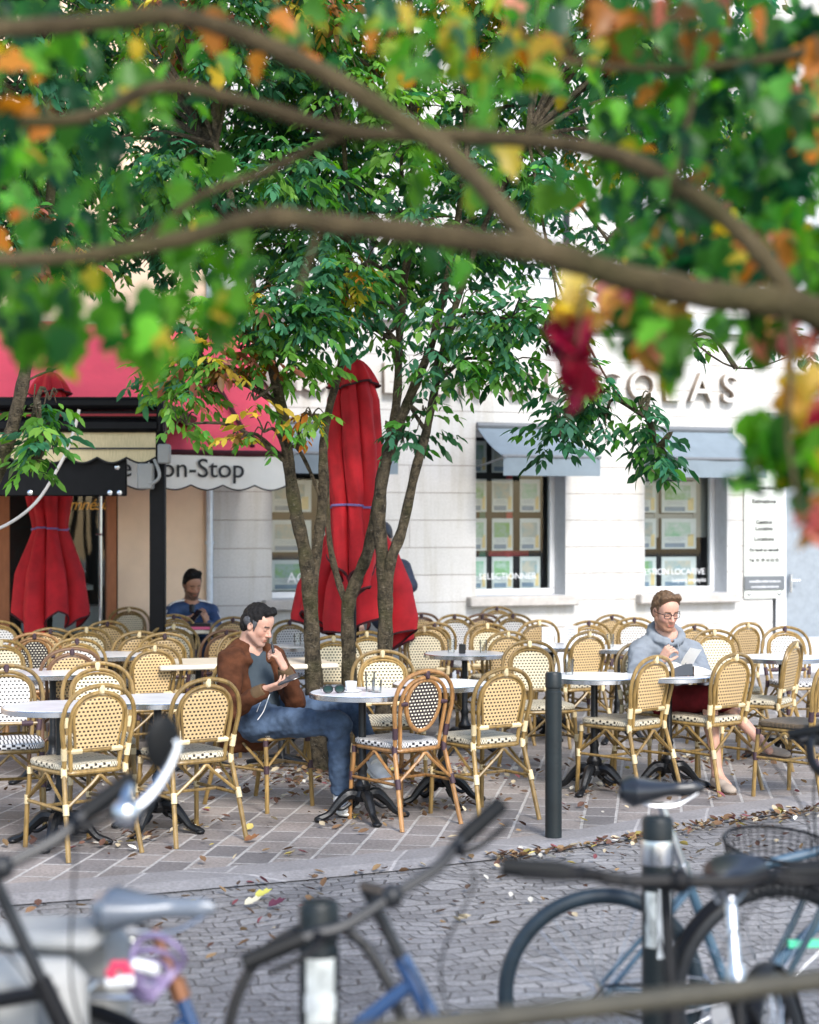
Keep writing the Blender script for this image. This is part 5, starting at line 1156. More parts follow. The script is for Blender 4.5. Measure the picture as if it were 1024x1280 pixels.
# ======== a standing person almost wholly behind the wide parasol
def man_behind():
    e = person('person in a dark jacket standing behind the wide flared parasol, elbow out', (-.17, 15.2, 0)); inv = Vector(e.location); d = 15.2; hc = V3(478, 672, d); nb = V3(476, 702, d); pel = Vector((nb.x, d, .95))
    rs, ls = nb+Vector((-.19, 0, -.06)), nb+Vector((.19, .02, -.06)); le = V3(513, 732, d-.05); lw = V3(489, 745, d-.22); re = nb+Vector((-.26, 0, -.33)); rw = nb+Vector((-.2, -.15, -.5)); B = basis((-.3, -.9, -.3))
    lo, hi = blob_box([hc, pel, rs, ls, le, re, Vector((nb.x, d, 0))], .22); s = SDF(lo, hi, .0075); head(s, hc, B); s.cap(hc+Vector((0, .02, -.06)), nb, .055, .06, .02); s.cap(nb, pel, .1, .12, .03); s.cap(rs, ls, .05, .05, .03)
    for a, b, c in ((rs, re, rw), (ls, le, lw)): s.cap(a, b, .045, .036, .02); s.cap(b, c, .036, .026, .015)
    for a, t in ((rw, (.2, -.3, -.8)), (lw, (-.8, -.3, -.3))): hand(s, a, Vector(t), Vector((0, .4, -.5)), [.5]*4)
    for q in (-1, 1): s.cap(pel+Vector((.09*q, 0, -.03)), (pel.x+.1*q, d, .5), .08, .055, .03); s.cap((pel.x+.1*q, d, .5), (pel.x+.1*q, d+.02, .09), .05, .036, .02)
    s.mesh('body', SK, e, lambda V: headcol(V, hc, B, (.4, .24, .18), (.02, .015, .01)))
    hm = SDF(np.array(hc)-.2, np.array(hc)+.2, .006); W2 = hair_cap(hm, hc, B, .014, 0, top=.01); hm.half(W2((0, .06, .06)), B@np.array((0, .8, -.6)), .004); hm.mesh('hair', pm('hair_dark_blue_black', (.018, .02, .03), .5, var=.3), e)
    j = SDF(*blob_box([pel, nb, rs, ls, le, re, rw, lw], .2), .008); j.ell(lerp(nb, pel, .35), (.2, .14, .26), None, .05); j.cap(lerp(nb, pel, .6), pel+Vector((0, 0, -.05)), .15, .15, .06); j.cap(rs, ls, .075, .075, .05)
    for a, b, c in ((rs, re, rw), (ls, le, lw)): j.cap(a, b, .074, .064, .045); j.cap(b, c, .060, .045, .03)
    j.noise(folds(.006, 24, 51)); j.mesh('jacket', pm('dark_blue_jacket', (.018, .024, .045), .7, var=.3, bump=.3, bscale=25), e)
    t = SDF(*blob_box([pel, Vector((pel.x, d, .1))], .25), .01)
    for q in (-1, 1): t.cap(pel+Vector((.09*q, 0, 0)), (pel.x+.1*q, d, .5), .105, .08, .03); t.cap((pel.x+.1*q, d, .5), (pel.x+.1*q, d+.02, .1), .075, .06, .02)
    t.mesh('trousers', M_plate, e)
    for q in (-1, 1): shoe(e, Vector((pel.x+.1*q, d+.02, .10)), (.1*q, -1, 0), M_plastic, M_darksole)
    for c in e.children_recursive:
        if c.parent == e: c.matrix_parent_inverse = Matrix.Translation(-inv)
man_behind()
# ---------------------------------------------------------------- trees
M_leaf = leaf_mat('leaf', .42, .52); M_leaf_near = leaf_mat('near_leaf', .35, .58)
def bark_mat(name, a, b_, scale=9., fleck=.55):
    m, nt, b = new_mat(name); b.inputs['Roughness'].default_value = .85; b.inputs['Specular IOR Level'].default_value = .2
    tc = nd(nt, 'ShaderNodeTexCoord'); mp = nd(nt, 'ShaderNodeMapping'); mp.inputs['Scale'].default_value = (1, 1, .8); nt.links.new(tc.outputs['Object'], mp.inputs[0])
    mp2 = nd(nt, 'ShaderNodeMapping'); mp2.inputs['Scale'].default_value = (1, 1, 2.4); nt.links.new(tc.outputs['Object'], mp2.inputs[0])
    n = nd(nt, 'ShaderNodeTexNoise', Scale=scale, Detail=9., Roughness=.78); n2 = nd(nt, 'ShaderNodeTexNoise', Scale=30., Detail=5., Roughness=.7); n3 = nd(nt, 'ShaderNodeTexNoise', Scale=3.2, Detail=2.)
    nt.links.new(mp.outputs[0], n.inputs['Vector']); nt.links.new(mp2.outputs[0], n2.inputs['Vector']); nt.links.new(tc.outputs['Object'], n3.inputs['Vector'])
    r = nd(nt, 'ShaderNodeValToRGB'); r.color_ramp.elements[0].color = c4(a); r.color_ramp.elements[1].color = c4(b_); r.color_ramp.elements[0].position = .38; r.color_ramp.elements[1].position = .64
    nt.links.new(n.outputs['Fac'], r.inputs[0])
    ms = nd(nt, 'ShaderNodeMix', data_type='RGBA'); g = nd(nt, 'ShaderNodeMapRange'); g.inputs[1].default_value = .52; g.inputs[2].default_value = .68; g.inputs[4].default_value = .6; nt.links.new(n3.outputs['Fac'], g.inputs[0])
    nt.links.new(g.outputs[0], ms.inputs[0]); nt.links.new(r.outputs[0], ms.inputs[6]); ms.inputs[7].default_value = (.050, .052, .014, 1)
    fl = nd(nt, 'ShaderNodeMapRange'); fl.inputs[1].default_value = .60; fl.inputs[2].default_value = .67; fl.inputs[4].default_value = fleck; nt.links.new(n2.outputs['Fac'], fl.inputs[0])
    mx = nd(nt, 'ShaderNodeMix', data_type='RGBA'); nt.links.new(fl.outputs[0], mx.inputs[0]); nt.links.new(ms.outputs[2], mx.inputs[6]); mx.inputs[7].default_value = (.30, .26, .20, 1); nt.links.new(mx.outputs[2], b.inputs['Base Color'])
    ad = nd(nt, 'ShaderNodeMath', operation='ADD'); nt.links.new(n.outputs['Fac'], ad.inputs[0]); nt.links.new(n2.outputs['Fac'], ad.inputs[1])
    bp = nd(nt, 'ShaderNodeBump', Strength=1., Distance=.03); nt.links.new(ad.outputs[0], bp.inputs['Height']); nt.links.new(bp.outputs[0], b.inputs['Normal'])
    return m
M_bark = bark_mat('bark_lichened', (.014, .012, .008), (.135, .105, .066), 20.); M_bark2 = bark_mat('bark_brown', (.055, .040, .019), (.145, .108, .054), 5., .1)
def limb(mb, pts, r0, r1, n=5, seg=12, wob=.0):
    p = smooth_path(pts, n); m = len(p)
    rs = [(r0+(r1-r0)*i/(m-1))*(1+wob*math.sin(i*1.7)+wob*.6*math.sin(i*.7+2)) for i in range(m)]
    mb.tube(p, rs, seg)
def nrm(a): return a/np.maximum(np.linalg.norm(a, axis=1, keepdims=True), 1e-9)
def leaves_mesh(name, p, ax, up, L_, Wd, col, mat, parent, bend=.18, fold=.22, w1=.85, w2=.8, lobes=False):
    n = len(p); ax = nrm(ax); sd = nrm(np.cross(ax, up)); nm = np.cross(sd, ax); L_ = L_[:, None]; Wd = Wd[:, None]
    def pt(t, s): return p+ax*L_*t+sd*Wd*.5*s+nm*L_*(-bend*t*t)+nm*Wd*fold*abs(s)*.5
    if not lobes:
        V = np.stack([pt(0, 0), pt(.3, -w1), pt(.3, 0), pt(.3, w1), pt(.66, -w2), pt(.66, 0), pt(.66, w2), pt(1, 0)], 1)
        tri = np.array([(0, 3, 2), (0, 2, 1), (2, 3, 6), (2, 6, 5), (1, 2, 5), (1, 5, 4), (5, 6, 7), (5, 7, 4)])
    else:                                                   # broad lobed autumn leaf
        V = np.stack([pt(0, 0), pt(.10, -.65), pt(.35, -1.), pt(.48, -.55), pt(.72, -.70), pt(.78, -.32), pt(1., 0), pt(.78, .32), pt(.72, .70), pt(.48, .55), pt(.35, 1.), pt(.10, .65), pt(.45, 0)], 1)
        tri = np.array([(12, i, i+1) for i in range(11)]+[(12, 11, 0)])[:, ::-1]
    k = V.shape[1]; Fq = (tri[None]+(np.arange(n)*k)[:, None, None]).reshape(-1, 3)
    return np_mesh(name, V.reshape(-1, 3), Fq, mat, parent, np.repeat(col, k, 0), smooth=True)
G_DK, G_TE, G_MD, G_FR, Y_, O_, PK, RD, BR = [np.array(c) for c in ((.020, .070, .026), (.055, .165, .085), (.075, .20, .04), (.14, .29, .055), (.46, .34, .05), (.46, .17, .035), (.42, .17, .12), (.26, .018, .035), (.15, .075, .025))]
PAL = {'dk': [(G_DK, 5), (G_TE, 3), (G_MD, 2)], 'md': [(G_MD, 4), (G_TE, 4), (G_FR, 1.6), (G_DK, 1.5)], 'fr': [(G_FR, 4), (G_MD, 3), (G_TE, 1)], 'yl': [(Y_, 3), (G_FR, 3), (O_, 1), (G_MD, 1.5)], 'or': [(O_, 1.2), (PK, 2), (Y_, 1.5), (G_MD, 3), (G_FR, 1.5), (BR, 1.5)], 'tl': [(G_TE, 5), (G_MD, 2), (G_FR, 1)],
       'ff': [(np.array((.10, .27, .03)), 4), (np.array((.05, .16, .02)), 3), (np.array((.018, .07, .018)), 2.2), (Y_, .4)], 'fy': [(np.array((.22, .30, .04)), 2.4), (Y_, 1.0), (np.array((.10, .26, .05)), 3.5), (O_, .3), (np.array((.03, .09, .04)), 1.6)], 'fo': [(O_, 1.5), (BR, 1.3), (np.array((.04, .13, .04)), 3.), (np.array((.10, .24, .05)), 1.5), (Y_, .9), (PK, .4)], 'fd': [(np.array((.012, .052, .022)), 4), (np.array((.045, .15, .028)), 3.2), (np.array((.10, .26, .05)), 1.2), (O_, .15)],
       'fr2': [(RD, 5), (np.array((.34, .03, .07)), 3), (np.array((.16, .012, .03)), 2)], 'fp': [(np.array((.52, .20, .16)), 3), (np.array((.55, .30, .10)), 2), (RD, 1)], 'fyy': [(np.array((.55, .40, .10)), 4), (np.array((.50, .30, .07)), 2)]}
def pick(pal, n):
    cs = PAL[pal]; w_ = np.array([c[1] for c in cs], float); i = rng.choice(len(cs), n, p=w_/w_.sum()); return np.array([c[0] for c in cs])[i]*np.exp(rng.normal(0, .22, (n, 1)))*(1+rng.normal(0, .06, (n, 3)))
def crown(name, blobs, parent, mat, inv):
    Ps, As, Us, Ls, Ws, Cs = [], [], [], [], [], []
    for (px, py, d, rx, ry, rd, n, pal) in blobs:
        n = int(n*1.5); c = np.array(P(px, py, d)); sx, sz = rx/F*d, ry/F*d
        q = nrm(rng.normal(0, 1, (n, 3)))*rng.random((n, 1))**.45; o = c+q*np.array([sx, rd, sz])
        az = rng.uniform(0, 2*math.pi, n); dr = np.stack([np.cos(az), np.sin(az), rng.uniform(-.9, .1, n)], 1)+q*.8*np.array([1, 1, .3]); dr = nrm(dr)      # rachis
        base = pick(pal, n)
        sdv = nrm(np.cross(dr, np.tile([0, 0, 1.], (n, 1)))+1e-6); rl = rng.uniform(.14, .24, n)[:, None]
        for t, s_ in ((.30, 1), (.30, -1), (.58, 1), (.58, -1), (.84, 1), (.84, -1), (1.0, 0)):
            keep = rng.random(n) < .93; m = keep.sum()
            p0 = o+dr*rl*t+np.array([0, 0, -.10])*rl*t*t; a = dr*(.75 if s_ else 1)+sdv*s_*.85+np.array([0, 0, -.38])+rng.normal(0, .16, (n, 3))
            u = np.tile([0, 0, 1.], (n, 1))+rng.normal(0, .45, (n, 3)); L_ = rng.uniform(.055, .120, n)*(1.05 if s_ == 0 else 1)
            Ps.append(p0[keep]); As.append(a[keep]); Us.append(u[keep]); Ls.append(L_[keep]); Ws.append((L_*rng.uniform(.32, .54, n))[keep]); Cs.append((base*np.exp(rng.normal(0, .12, (n, 1))))[keep])
    p, a, u, l, w_, c = [np.concatenate(x) for x in (Ps, As, Us, Ls, Ws, Cs)]
    return leaves_mesh(name, p-np.array(inv), a, u, l, w_, np.clip(c, 0, .9), mat, parent)
def tree(name, label, base, stems, blobs, bark, group=None, mat=M_leaf):
    e = empty(name, base, 0, label, 'tree', group); inv = Vector(base); tr = MB(); tips = []
    for pts, r0, r1 in stems:
        q = [P(*p)-inv for p in pts]; limb(tr, q, .74*r0, .74*r1, 5, 12, .07); tips += q[1:]
    t_ = tr.build('trunk', bark, e); bm = MB()
    rr = random.Random(int(base[0]*100))
    for (px, py, d, rx, ry, rd, n, pal) in blobs:          # a limb to each clump of foliage and twigs through it
        c = P(px, py, d)-inv; s_ = min(tips, key=lambda q: (q-c).length+max(0, q.z-c.z)*1.5); mid = s_.lerp(c, .5)+Vector((rr.uniform(-.1, .1), rr.uniform(-.1, .1), .12))
        limb(bm, [s_, mid, c], .018, .008, 4, 6)
        for k in range(4):
            o = c+Vector((rr.uniform(-1, 1)*rx/F*d, rr.uniform(-1, 1)*rd, rr.uniform(-.8, 1)*ry/F*d)); limb(bm, [c, c.lerp(o, .5)+Vector((0, 0, .05)), o], .007, .003, 3, 5)
    bm.build('branch', bark, e)
    crown('crown', blobs, e, mat, inv); return e
A_ = (392, 966, 11.8); 
baseA, baseB, baseC = G(401, 11.8), G(441, 11.95), G(472, 11.65)
stA = [([(401, 973, 11.8), (396, 900, 11.8), (391, 820, 11.8), (388, 750, 11.8), (382, 695, 11.78), (370, 640, 11.75), (361, 580, 11.75), (352, 510, 11.7), (334, 432, 11.65), (318, 370, 11.6), (300, 290, 11.6), (270, 180, 11.7)], .088, .030),
       ([(389, 745, 11.8), (396, 690, 11.85), (402, 640, 11.9), (404, 590, 11.9), (405, 550, 11.95), (413, 505, 12.), (426, 455, 12.05), (430, 390, 12.1), (436, 300, 12.2), (430, 180, 12.3)], .055, .022),
       ([(361, 560, 11.75), (372, 560, 11.8), (388, 590, 11.85), (399, 620, 11.88)], .020, .016)]
stB = [([(441, 975, 11.95), (438, 900, 11.95), (436, 820, 11.95), (435, 760, 11.95), (446, 725, 11.95), (460, 690, 11.95), (470, 640, 12.), (478, 590, 12.), (490, 540, 12.05), (497, 490, 12.1), (499, 430, 12.1), (505, 360, 12.15), (512, 270, 12.2), (520, 160, 12.3)], .075, .026),
       ([(435, 760, 11.95), (424, 730, 12.), (414, 690, 12.05), (410, 650, 12.1), (408, 590, 12.1), (404, 520, 12.2)], .036, .020)]
stC = [([(472, 970, 11.65), (478, 900, 11.65), (481, 820, 11.65), (482, 760, 11.65), (479, 705, 11.65), (474, 650, 11.65), (478, 600, 11.65), (490, 555, 11.65), (503, 520, 11.65), (520, 478, 11.65), (538, 435, 11.7), (552, 380, 11.7), (570, 290, 11.7), (585, 180, 11.8)], .082, .026),
       ([(483, 745, 11.65), (489, 700, 11.6), (503, 661, 11.6), (519, 590, 11.58), (533, 540, 11.55), (545, 480, 11.55), (556, 430, 11.55), (580, 350, 11.5), (615, 260, 11.5), (660, 170, 11.5)], .055, .022)]
def fill(x0, x1, y0, y1, d0, d1, step, r, rd, n, pals, seed):
    rr = random.Random(seed); out = []; y = y0
    while y <= y1:
        x = x0+rr.uniform(0, step*.5)
        while x <= x1:
            out.append((x+rr.uniform(-.3, .3)*step, y+rr.uniform(-.3, .3)*step, rr.uniform(d0, d1), r*rr.uniform(.75, 1.25), r*rr.uniform(.55, .95), rd, int(n*rr.uniform(.6, 1.35)), rr.choice(pals))); x += step
        y += step*.82
    return out
blA = fill(90, 400, -160, 340, 11.2, 13.2, 92, 62, .45, 62, ['dk', 'dk', 'tl', 'md', 'tl', 'md', 'or'], 1)+[
    (235, 400, 11.6, 55, 40, .3, 42, 'md'), (262, 455, 11.5, 42, 34, .3, 24, 'or'), (235, 490, 11.5, 28, 22, .25, 15, 'fr'), (298, 435, 11.5, 36, 30, .3, 17, 'or'), (330, 540, 11.4, 16, 18, .15, 6, 'yl'), (318, 500, 11.4, 16, 16, .15, 4, 'yl'), (205, 460, 11.7, 36, 36, .3, 26, 'fr'), (232, 530, 11.4, 18, 12, .15, 4, 'fr'), (390, 520, 11.6, 16, 20, .12, 8, 'yl'), (372, 440, 11.6, 42, 34, .3, 36, 'fr'), (355, 385, 11.4, 60, 42, .35, 54, 'tl'), (310, 380, 11.5, 40, 26, .3, 24, 'or'), (300, 548, 11.4, 14, 8, .1, 2, 'or')]+fill(40, 420, -150, 330, 12.6, 14.4, 105, 74, .5, 58, ['dk', 'md', 'md', 'dk'], 9)
blB = fill(400, 560, -160, 340, 11.4, 13.4, 84, 62, .45, 66, ['tl', 'md', 'md', 'tl', 'fr', 'yl'], 2)+[(415, 350, 11.5, 58, 40, .35, 50, 'tl'), (395, 400, 11.4, 34, 28, .3, 26, 'tl'), (450, 380, 11.9, 45, 24, .3, 24, 'md'), (455, 340, 11.6, 32, 30, .25, 20, 'yl'), (478, 425, 12.0, 30, 12, .15, 8, 'md')]
blC = fill(560, 960, -160, 330, 11.0, 13.6, 90, 68, .5, 72, ['tl', 'md', 'tl', 'md', 'fr', 'dk', 'yl'], 3)+[(575, 390, 11.5, 66, 42, .35, 46, 'tl'), (640, 400, 11.4, 58, 42, .35, 42, 'md'), (560, 450, 11.4, 45, 26, .25, 26, 'md'), (630, 460, 11.4, 50, 20, .25, 26, 'md'), (530, 520, 11.5, 24, 26, .18, 9, 'dk'), (500, 545, 11.6, 16, 22, .12, 6, 'dk'), (690, 390, 11.3, 50, 36, .3, 30, 'md'),
    (715, 500, 10.9, 32, 30, .2, 22, 'dk'), (735, 475, 10.9, 26, 22, .2, 14, 'md'), (700, 540, 10.8, 26, 22, .15, 14, 'dk'), (758, 522, 10.9, 16, 18, .12, 8, 'dk'), (812, 542, 10.8, 9, 22, .08, 11, 'dk'), (824, 568, 10.8, 9, 20, .08, 11, 'dk'), (800, 510, 10.9, 16, 22, .12, 8, 'dk'), (860, 425, 11.2, 40, 10, .2, 6, 'md'), (985, 430, 11.2, 45, 12, .2, 8, 'md')]
tree('ash_tree', 'leftmost forked trunk of the tree group behind the man in brown, with yellowing lower leaves', baseA, stA, blA, M_bark, 'trees growing between the cafe tables')
tree('ash_tree', 'middle forked trunk of the tree group, right in front of the tall cinched parasol', baseB, stB, blB, M_bark, 'trees growing between the cafe tables')
stC += [([(660, 170, 11.5), (690, 330, 11.2), (730, 420, 11.0), (770, 490, 10.9), (805, 520, 10.85), (822, 560, 10.8)], .016, .005), ([(660, 170, 11.5), (760, 300, 11.3), (840, 400, 11.2), (920, 460, 11.2), (1000, 440, 11.2)], .018, .005), ([(690, 330, 11.2), (705, 430, 11.0), (720, 500, 10.9), (700, 545, 10.85)], .010, .004)]
tree('ash_tree', 'rightmost forked trunk of the tree group, reaching over the agency windows', baseC, stC, blC, M_bark, 'trees growing between the cafe tables')
bE = G(-130, 10.0)
tree('small_tree', 'leaning grey trunk with a hanging leafy shoot at the picture edge before the black awning', bE, [([(-130, 1020, 10.), (-95, 850, 10.), (-50, 700, 10.), (-8, 600, 10.), (12, 545, 10.), (24, 500, 10.), (34, 450, 10.), (44, 380, 10.), (60, 280, 10.1), (70, 150, 10.2)], .075, .035), ([(30, 478, 10.), (50, 468, 9.98), (78, 458, 9.95)], .012, .007), ([(44, 480, 9.98), (42, 520, 9.95), (46, 580, 9.95)], .006, .004)],
     [(50, 535, 9.95, 14, 34, .12, 15, 'fr'), (62, 500, 9.95, 12, 10, .1, 4, 'md'), (60, 555, 9.9, 10, 16, .08, 6, 'md'), (40, 580, 9.9, 8, 10, .08, 4, 'fr')]+fill(-130, 150, -100, 330, 9.6, 11., 95, 62, .4, 40, ['dk', 'md', 'dk', 'tl', 'or'], 5), M_bark)
# ---- the blurred tree close to the camera: branches sweep in from its trunk outside the picture
e = empty('foreground_tree', (1.35, 3.1, -.035), 0, 'near blurred tree whose brown branches and autumn leaves sweep across the top', 'tree'); inv = Vector(e.location)
mb = MB(); limb(mb, [Vector((0, 0, -.05)), Vector((-.02, 0, .8)), Vector((.0, -.02, 1.5)), Vector((.04, .0, 2.3)), Vector((.1, .05, 3.6))], .10, .06, 6, 16, .05); mb.build('trunk', M_bark2, e)
mb = MB(); J = Vector((1.35, 3.1, 1.95))
def br(pts, r0, r1): limb(mb, [Vector(p)-inv if isinstance(p, Vector) else P(*p)-inv for p in pts], r0, r1, 6, 10, .07)
br([J, (1090, 420, 3.05), (1024, 392, 3.0), (975, 378, 3.0), (880, 368, 2.98), (780, 345, 2.95), (680, 315, 2.95), (560, 296, 2.95), (430, 282, 2.95), (330, 272, 2.95), (230, 298, 2.9), (100, 320, 2.85), (-60, 326, 2.8)], .034, .011)
br([(1000, 388, 3.0), (965, 335, 3.0), (925, 290, 3.02), (870, 245, 3.05), (780, 197, 3.1), (680, 177, 3.15), (560, 170, 3.2), (430, 163, 3.2), (300, 126, 3.15), (200, 108, 3.1), (100, 148, 3.1), (-60, 152, 3.0)], .019, .011)
br([(690, 318, 2.95), (650, 285, 2.98), (610, 240, 3.), (560, 190, 3.05), (500, 150, 3.05), (420, 100, 3.0), (330, 55, 2.95), (220, 20, 2.9), (100, 30, 2.85), (-60, 40, 2.8)], .019, .016)
br([(430, 165, 3.2), (330, 215, 3.25), (250, 245, 3.25), (190, 290, 3.25), (120, 330, 3.3)], .011, .005); br([(1100, 40, 3.2), (1024, 62, 3.2), (900, 82, 3.25), (800, 86, 3.3), (700, 75, 3.3)], .012, .005)
br([J+Vector((0, 0, .9)), (1100, 40, 3.2)], .03, .012); br([(400, 280, 2.95), (385, 330, 2.95), (370, 370, 2.9)], .006, .003); br([(880, 80, 3.25), (860, 150, 3.2), (840, 260, 3.1)], .007, .004); br([(980, 380, 3.), (990, 450, 2.95), (985, 540, 2.9), (1000, 640, 2.85)], .008, .003); br([(740, 335, 2.95), (728, 380, 2.9), (722, 430, 2.9)], .005, .003)
mb.build('branch', M_bark2, e)
NB = [(60, 440, 2.8, 60, 22, .2, 9, 'ff'), (200, 440, 2.8, 80, 20, .2, 9, 'ff'), (300, 400, 2.85, 30, 30, .15, 6, 'ff'), (700, 240, 3.15, 40, 30, .2, 5, 'ff'), (560, 330, 3.0, 40, 20, .15, 4, 'ff'), (60, 215, 3.0, 95, 90, .35, 17, 'fd'), (150, 405, 2.9, 120, 40, .3, 30, 'ff'), (30, 390, 2.8, 60, 60, .3, 20, 'ff'), (270, 330, 3.0, 70, 45, .3, 14, 'ff'), (265, 395, 2.85, 50, 38, .2, 10, 'ff'), (110, 60, 3.0, 130, 45, .4, 22, 'ff'), (20, 130, 3.0, 60, 55, .3, 12, 'fo'), (180, 120, 3.1, 60, 40, .3, 8, 'ff'), (290, 80, 3.2, 40, 30, .3, 5, 'fo'), (370, 50, 3.2, 50, 35, .3, 7, 'fo'), (60, 330, 2.9, 60, 40, .3, 12, 'ff'), (170, 250, 3.1, 70, 40, .3, 8, 'ff'),
      (560, 55, 3.1, 90, 65, .4, 26, 'fy'), (650, 110, 3.2, 80, 60, .4, 18, 'fy'), (700, 30, 3.2, 80, 40, .4, 16, 'fo'), (520, 210, 3.1, 25, 30, .15, 3, 'ff'), (595, 245, 3.1, 25, 25, .15, 3, 'fy'), (480, 20, 3.2, 60, 30, .3, 9, 'fy'), (610, 180, 3.1, 40, 40, .2, 5, 'fy'),
      (830, 55, 3.2, 100, 55, .4, 28, 'fo'), (960, 60, 3.3, 80, 60, .4, 24, 'fd'), (890, 150, 3.2, 85, 60, .4, 28, 'fd'), (835, 250, 3.1, 65, 65, .35, 18, 'fd'), (970, 230, 3.2, 70, 80, .4, 28, 'fd'), (1015, 330, 3.1, 40, 60, .3, 14, 'ff'), (770, 190, 3.2, 45, 45, .3, 10, 'ff'), (930, 320, 3.2, 50, 40, .3, 12, 'fo'), (1000, 130, 3.2, 60, 60, .3, 14, 'fo'), (870, 330, 3.2, 40, 30, .3, 7, 'fd'),
      (722, 385, 2.92, 22, 30, .08, 12, 'fyy'), (718, 430, 2.9, 26, 34, .08, 16, 'fr2'), (722, 475, 2.9, 20, 24, .07, 10, 'fr2'), (800, 410, 2.95, 45, 36, .2, 14, 'ff'), (845, 450, 2.9, 20, 34, .1, 7, 'ff'), (775, 385, 2.95, 24, 18, .1, 4, 'fp'), (812, 440, 2.92, 14, 26, .06, 4, 'fp'), (940, 415, 3., 60, 26, .2, 11, 'ff'), (980, 430, 2.95, 36, 22, .15, 7, 'fp'), (995, 500, 2.9, 26, 46, .12, 9, 'fyy'), (960, 560, 2.85, 30, 30, .12, 10, 'ff'), (1005, 590, 2.85, 22, 50, .12, 11, 'ff'), (1020, 520, 2.9, 14, 50, .1, 6, 'fp'), (1015, 660, 2.85, 18, 30, .08, 5, 'fp'), (938, 600, 2.85, 8, 22, .05, 3, 'fy')]
NB += fill(-30, 260, -20, 400, 3.2, 4.2, 95, 62, .4, 7, ['fd', 'ff', 'fd'], 31)+fill(760, 1050, -20, 350, 3.5, 5.0, 75, 58, .4, 15, ['fd', 'fd', 'ff', 'fo'], 32)+fill(380, 720, -40, 60, 3.4, 4.2, 95, 50, .4, 6, ['fy', 'ff', 'fy'], 33)
Ps, As, Us, Ls, Ws, Cs = [], [], [], [], [], []
for (px, py, d, rx, ry, rd, n, pal) in NB:
    n = int(n*(1.35 if px < 760 else 2.0)); d = d*1.06; c = np.array(P(px, py, d)); q = nrm(rng.normal(0, 1, (n, 3)))*rng.random((n, 1))**.5; o = c+q*np.array([rx/F*d, rd, ry/F*d])
    a = rng.normal(0, .55, (n, 3))+np.array([0, 0, -.75]); u = rng.normal(0, .6, (n, 3))+np.array([0, -.5, .6]); l = rng.uniform(.048, .092, n); Ps.append(o-a/np.linalg.norm(a, axis=1)[:, None]*l[:, None]*.5); As.append(a); Us.append(u); Ls.append(l); Ws.append(l*rng.uniform(.62, .85, n)); Cs.append(pick(pal, n))
p, a, u, l, w_, c = [np.concatenate(x) for x in (Ps, As, Us, Ls, Ws, Cs)]
leaves_mesh('crown', p-np.array(inv), a, u, l, w_, np.clip(c, 0, .9), M_leaf_near, e, bend=.25, fold=.25, lobes=True)

# ---------------------------------------------------------------- fallen leaves
M_litter = leaf_mat('dry_leaf', .75, .12)
LC = np.array([(.15, .085, .045), (.22, .14, .07), (.10, .05, .035), (.40, .33, .22), (.52, .49, .42), (.38, .30, .09), (.16, .05, .055), (.08, .05, .035)])
def litter(pts, zs, name='leaf_litter'):
    n = len(pts); az = rng.uniform(0, 2*math.pi, n); a = np.stack([np.cos(az), np.sin(az), rng.uniform(-.15, .35, n)], 1); u = np.tile([0, 0, 1.], (n, 1))+rng.normal(0, .35, (n, 3)); l = rng.uniform(.028, .068, n)
    p = np.column_stack([pts, zs+rng.uniform(.006, .022, n)]); c = LC[rng.choice(len(LC), n, p=[.2, .2, .17, .14, .08, .06, .06, .09])]*np.exp(rng.normal(0, .25, (n, 1)))
    return leaves_mesh(name, p, a, u, l, l*rng.uniform(.45, .75, n), c, M_litter, None, bend=-.25, fold=.5)
pts = []
def gp(px, py): d = (EYE)/((py-HZ)/F); return ((px-CX)/F*d, d)
for _ in range(620):                                        # drift round the trunks
    x = rng.normal(-.45, .62); y = rng.normal(11.55, .42); pts.append((x, y))
for _ in range(250): x = rng.uniform(-2.6, 2.8); pts.append((x, rng.uniform(edge_y(x)+.4, 12.5)))
for _ in range(90): x = rng.normal(2.2, .35); pts.append((x, rng.normal(12.3, .2)))
for cx_, cy_, n in ((-1.55, 9.25, 26), (-1.22, 9.6, 24), (-.28, 9.9, 34), (.22, 10.3, 36), (1.2, 10.9, 24), (1.7, 11.0, 40), (-1.9, 9.05, 14)):
    for _ in range(n): pts.append((rng.normal(cx_, .14), rng.normal(cy_, .11)))
pt2 = []
for _ in range(430): x = rng.uniform(.45, 3.2) if rng.random() < .93 else rng.uniform(-.8, .6); pt2.append((x, edge_y(x)-abs(rng.normal(0, .06+.045*max(0, x)))+.05))
for _ in range(190): x = rng.uniform(-2, 2.5); pt2.append((x, edge_y(x)-rng.uniform(.05, 1.6)))
tag(litter(np.array(pts), np.zeros(len(pts))), kind='stuff'); tag(litter(np.array(pt2), np.full(len(pt2), -.03), 'gutter_leaves'), kind='stuff')
for px, py, colr, lab in ((335, 1126, (.50, .46, .10), 'yellow green fallen leaf lying alone on the cobbles'), (322, 1136, (.55, .50, .36), 'pale curled leaf lying beside the yellow green one on the cobbles'), (320, 1062, (.20, .09, .04), 'curled brown leaf on the paving near the front chair foot'), (352, 1138, (.10, .03, .05), 'plum coloured fallen leaf on the cobbles behind the yellow green one')):
    d = 1.755/((py-HZ)/F); o = leaves_mesh('fallen_leaf', np.zeros((1, 3)), np.array([[1., .3, .12]]), np.array([[0, -.3, 1.]]), np.array([.085]), np.array([.065]), np.array([colr]), M_litter, None, bend=-.3, fold=.4, lobes=True)
    o.location = ((px-CX)/F*d-.06, d, -.016 if py > 1090 else .012); tag(o, lab, 'fallen leaf', 'single fallen leaves')
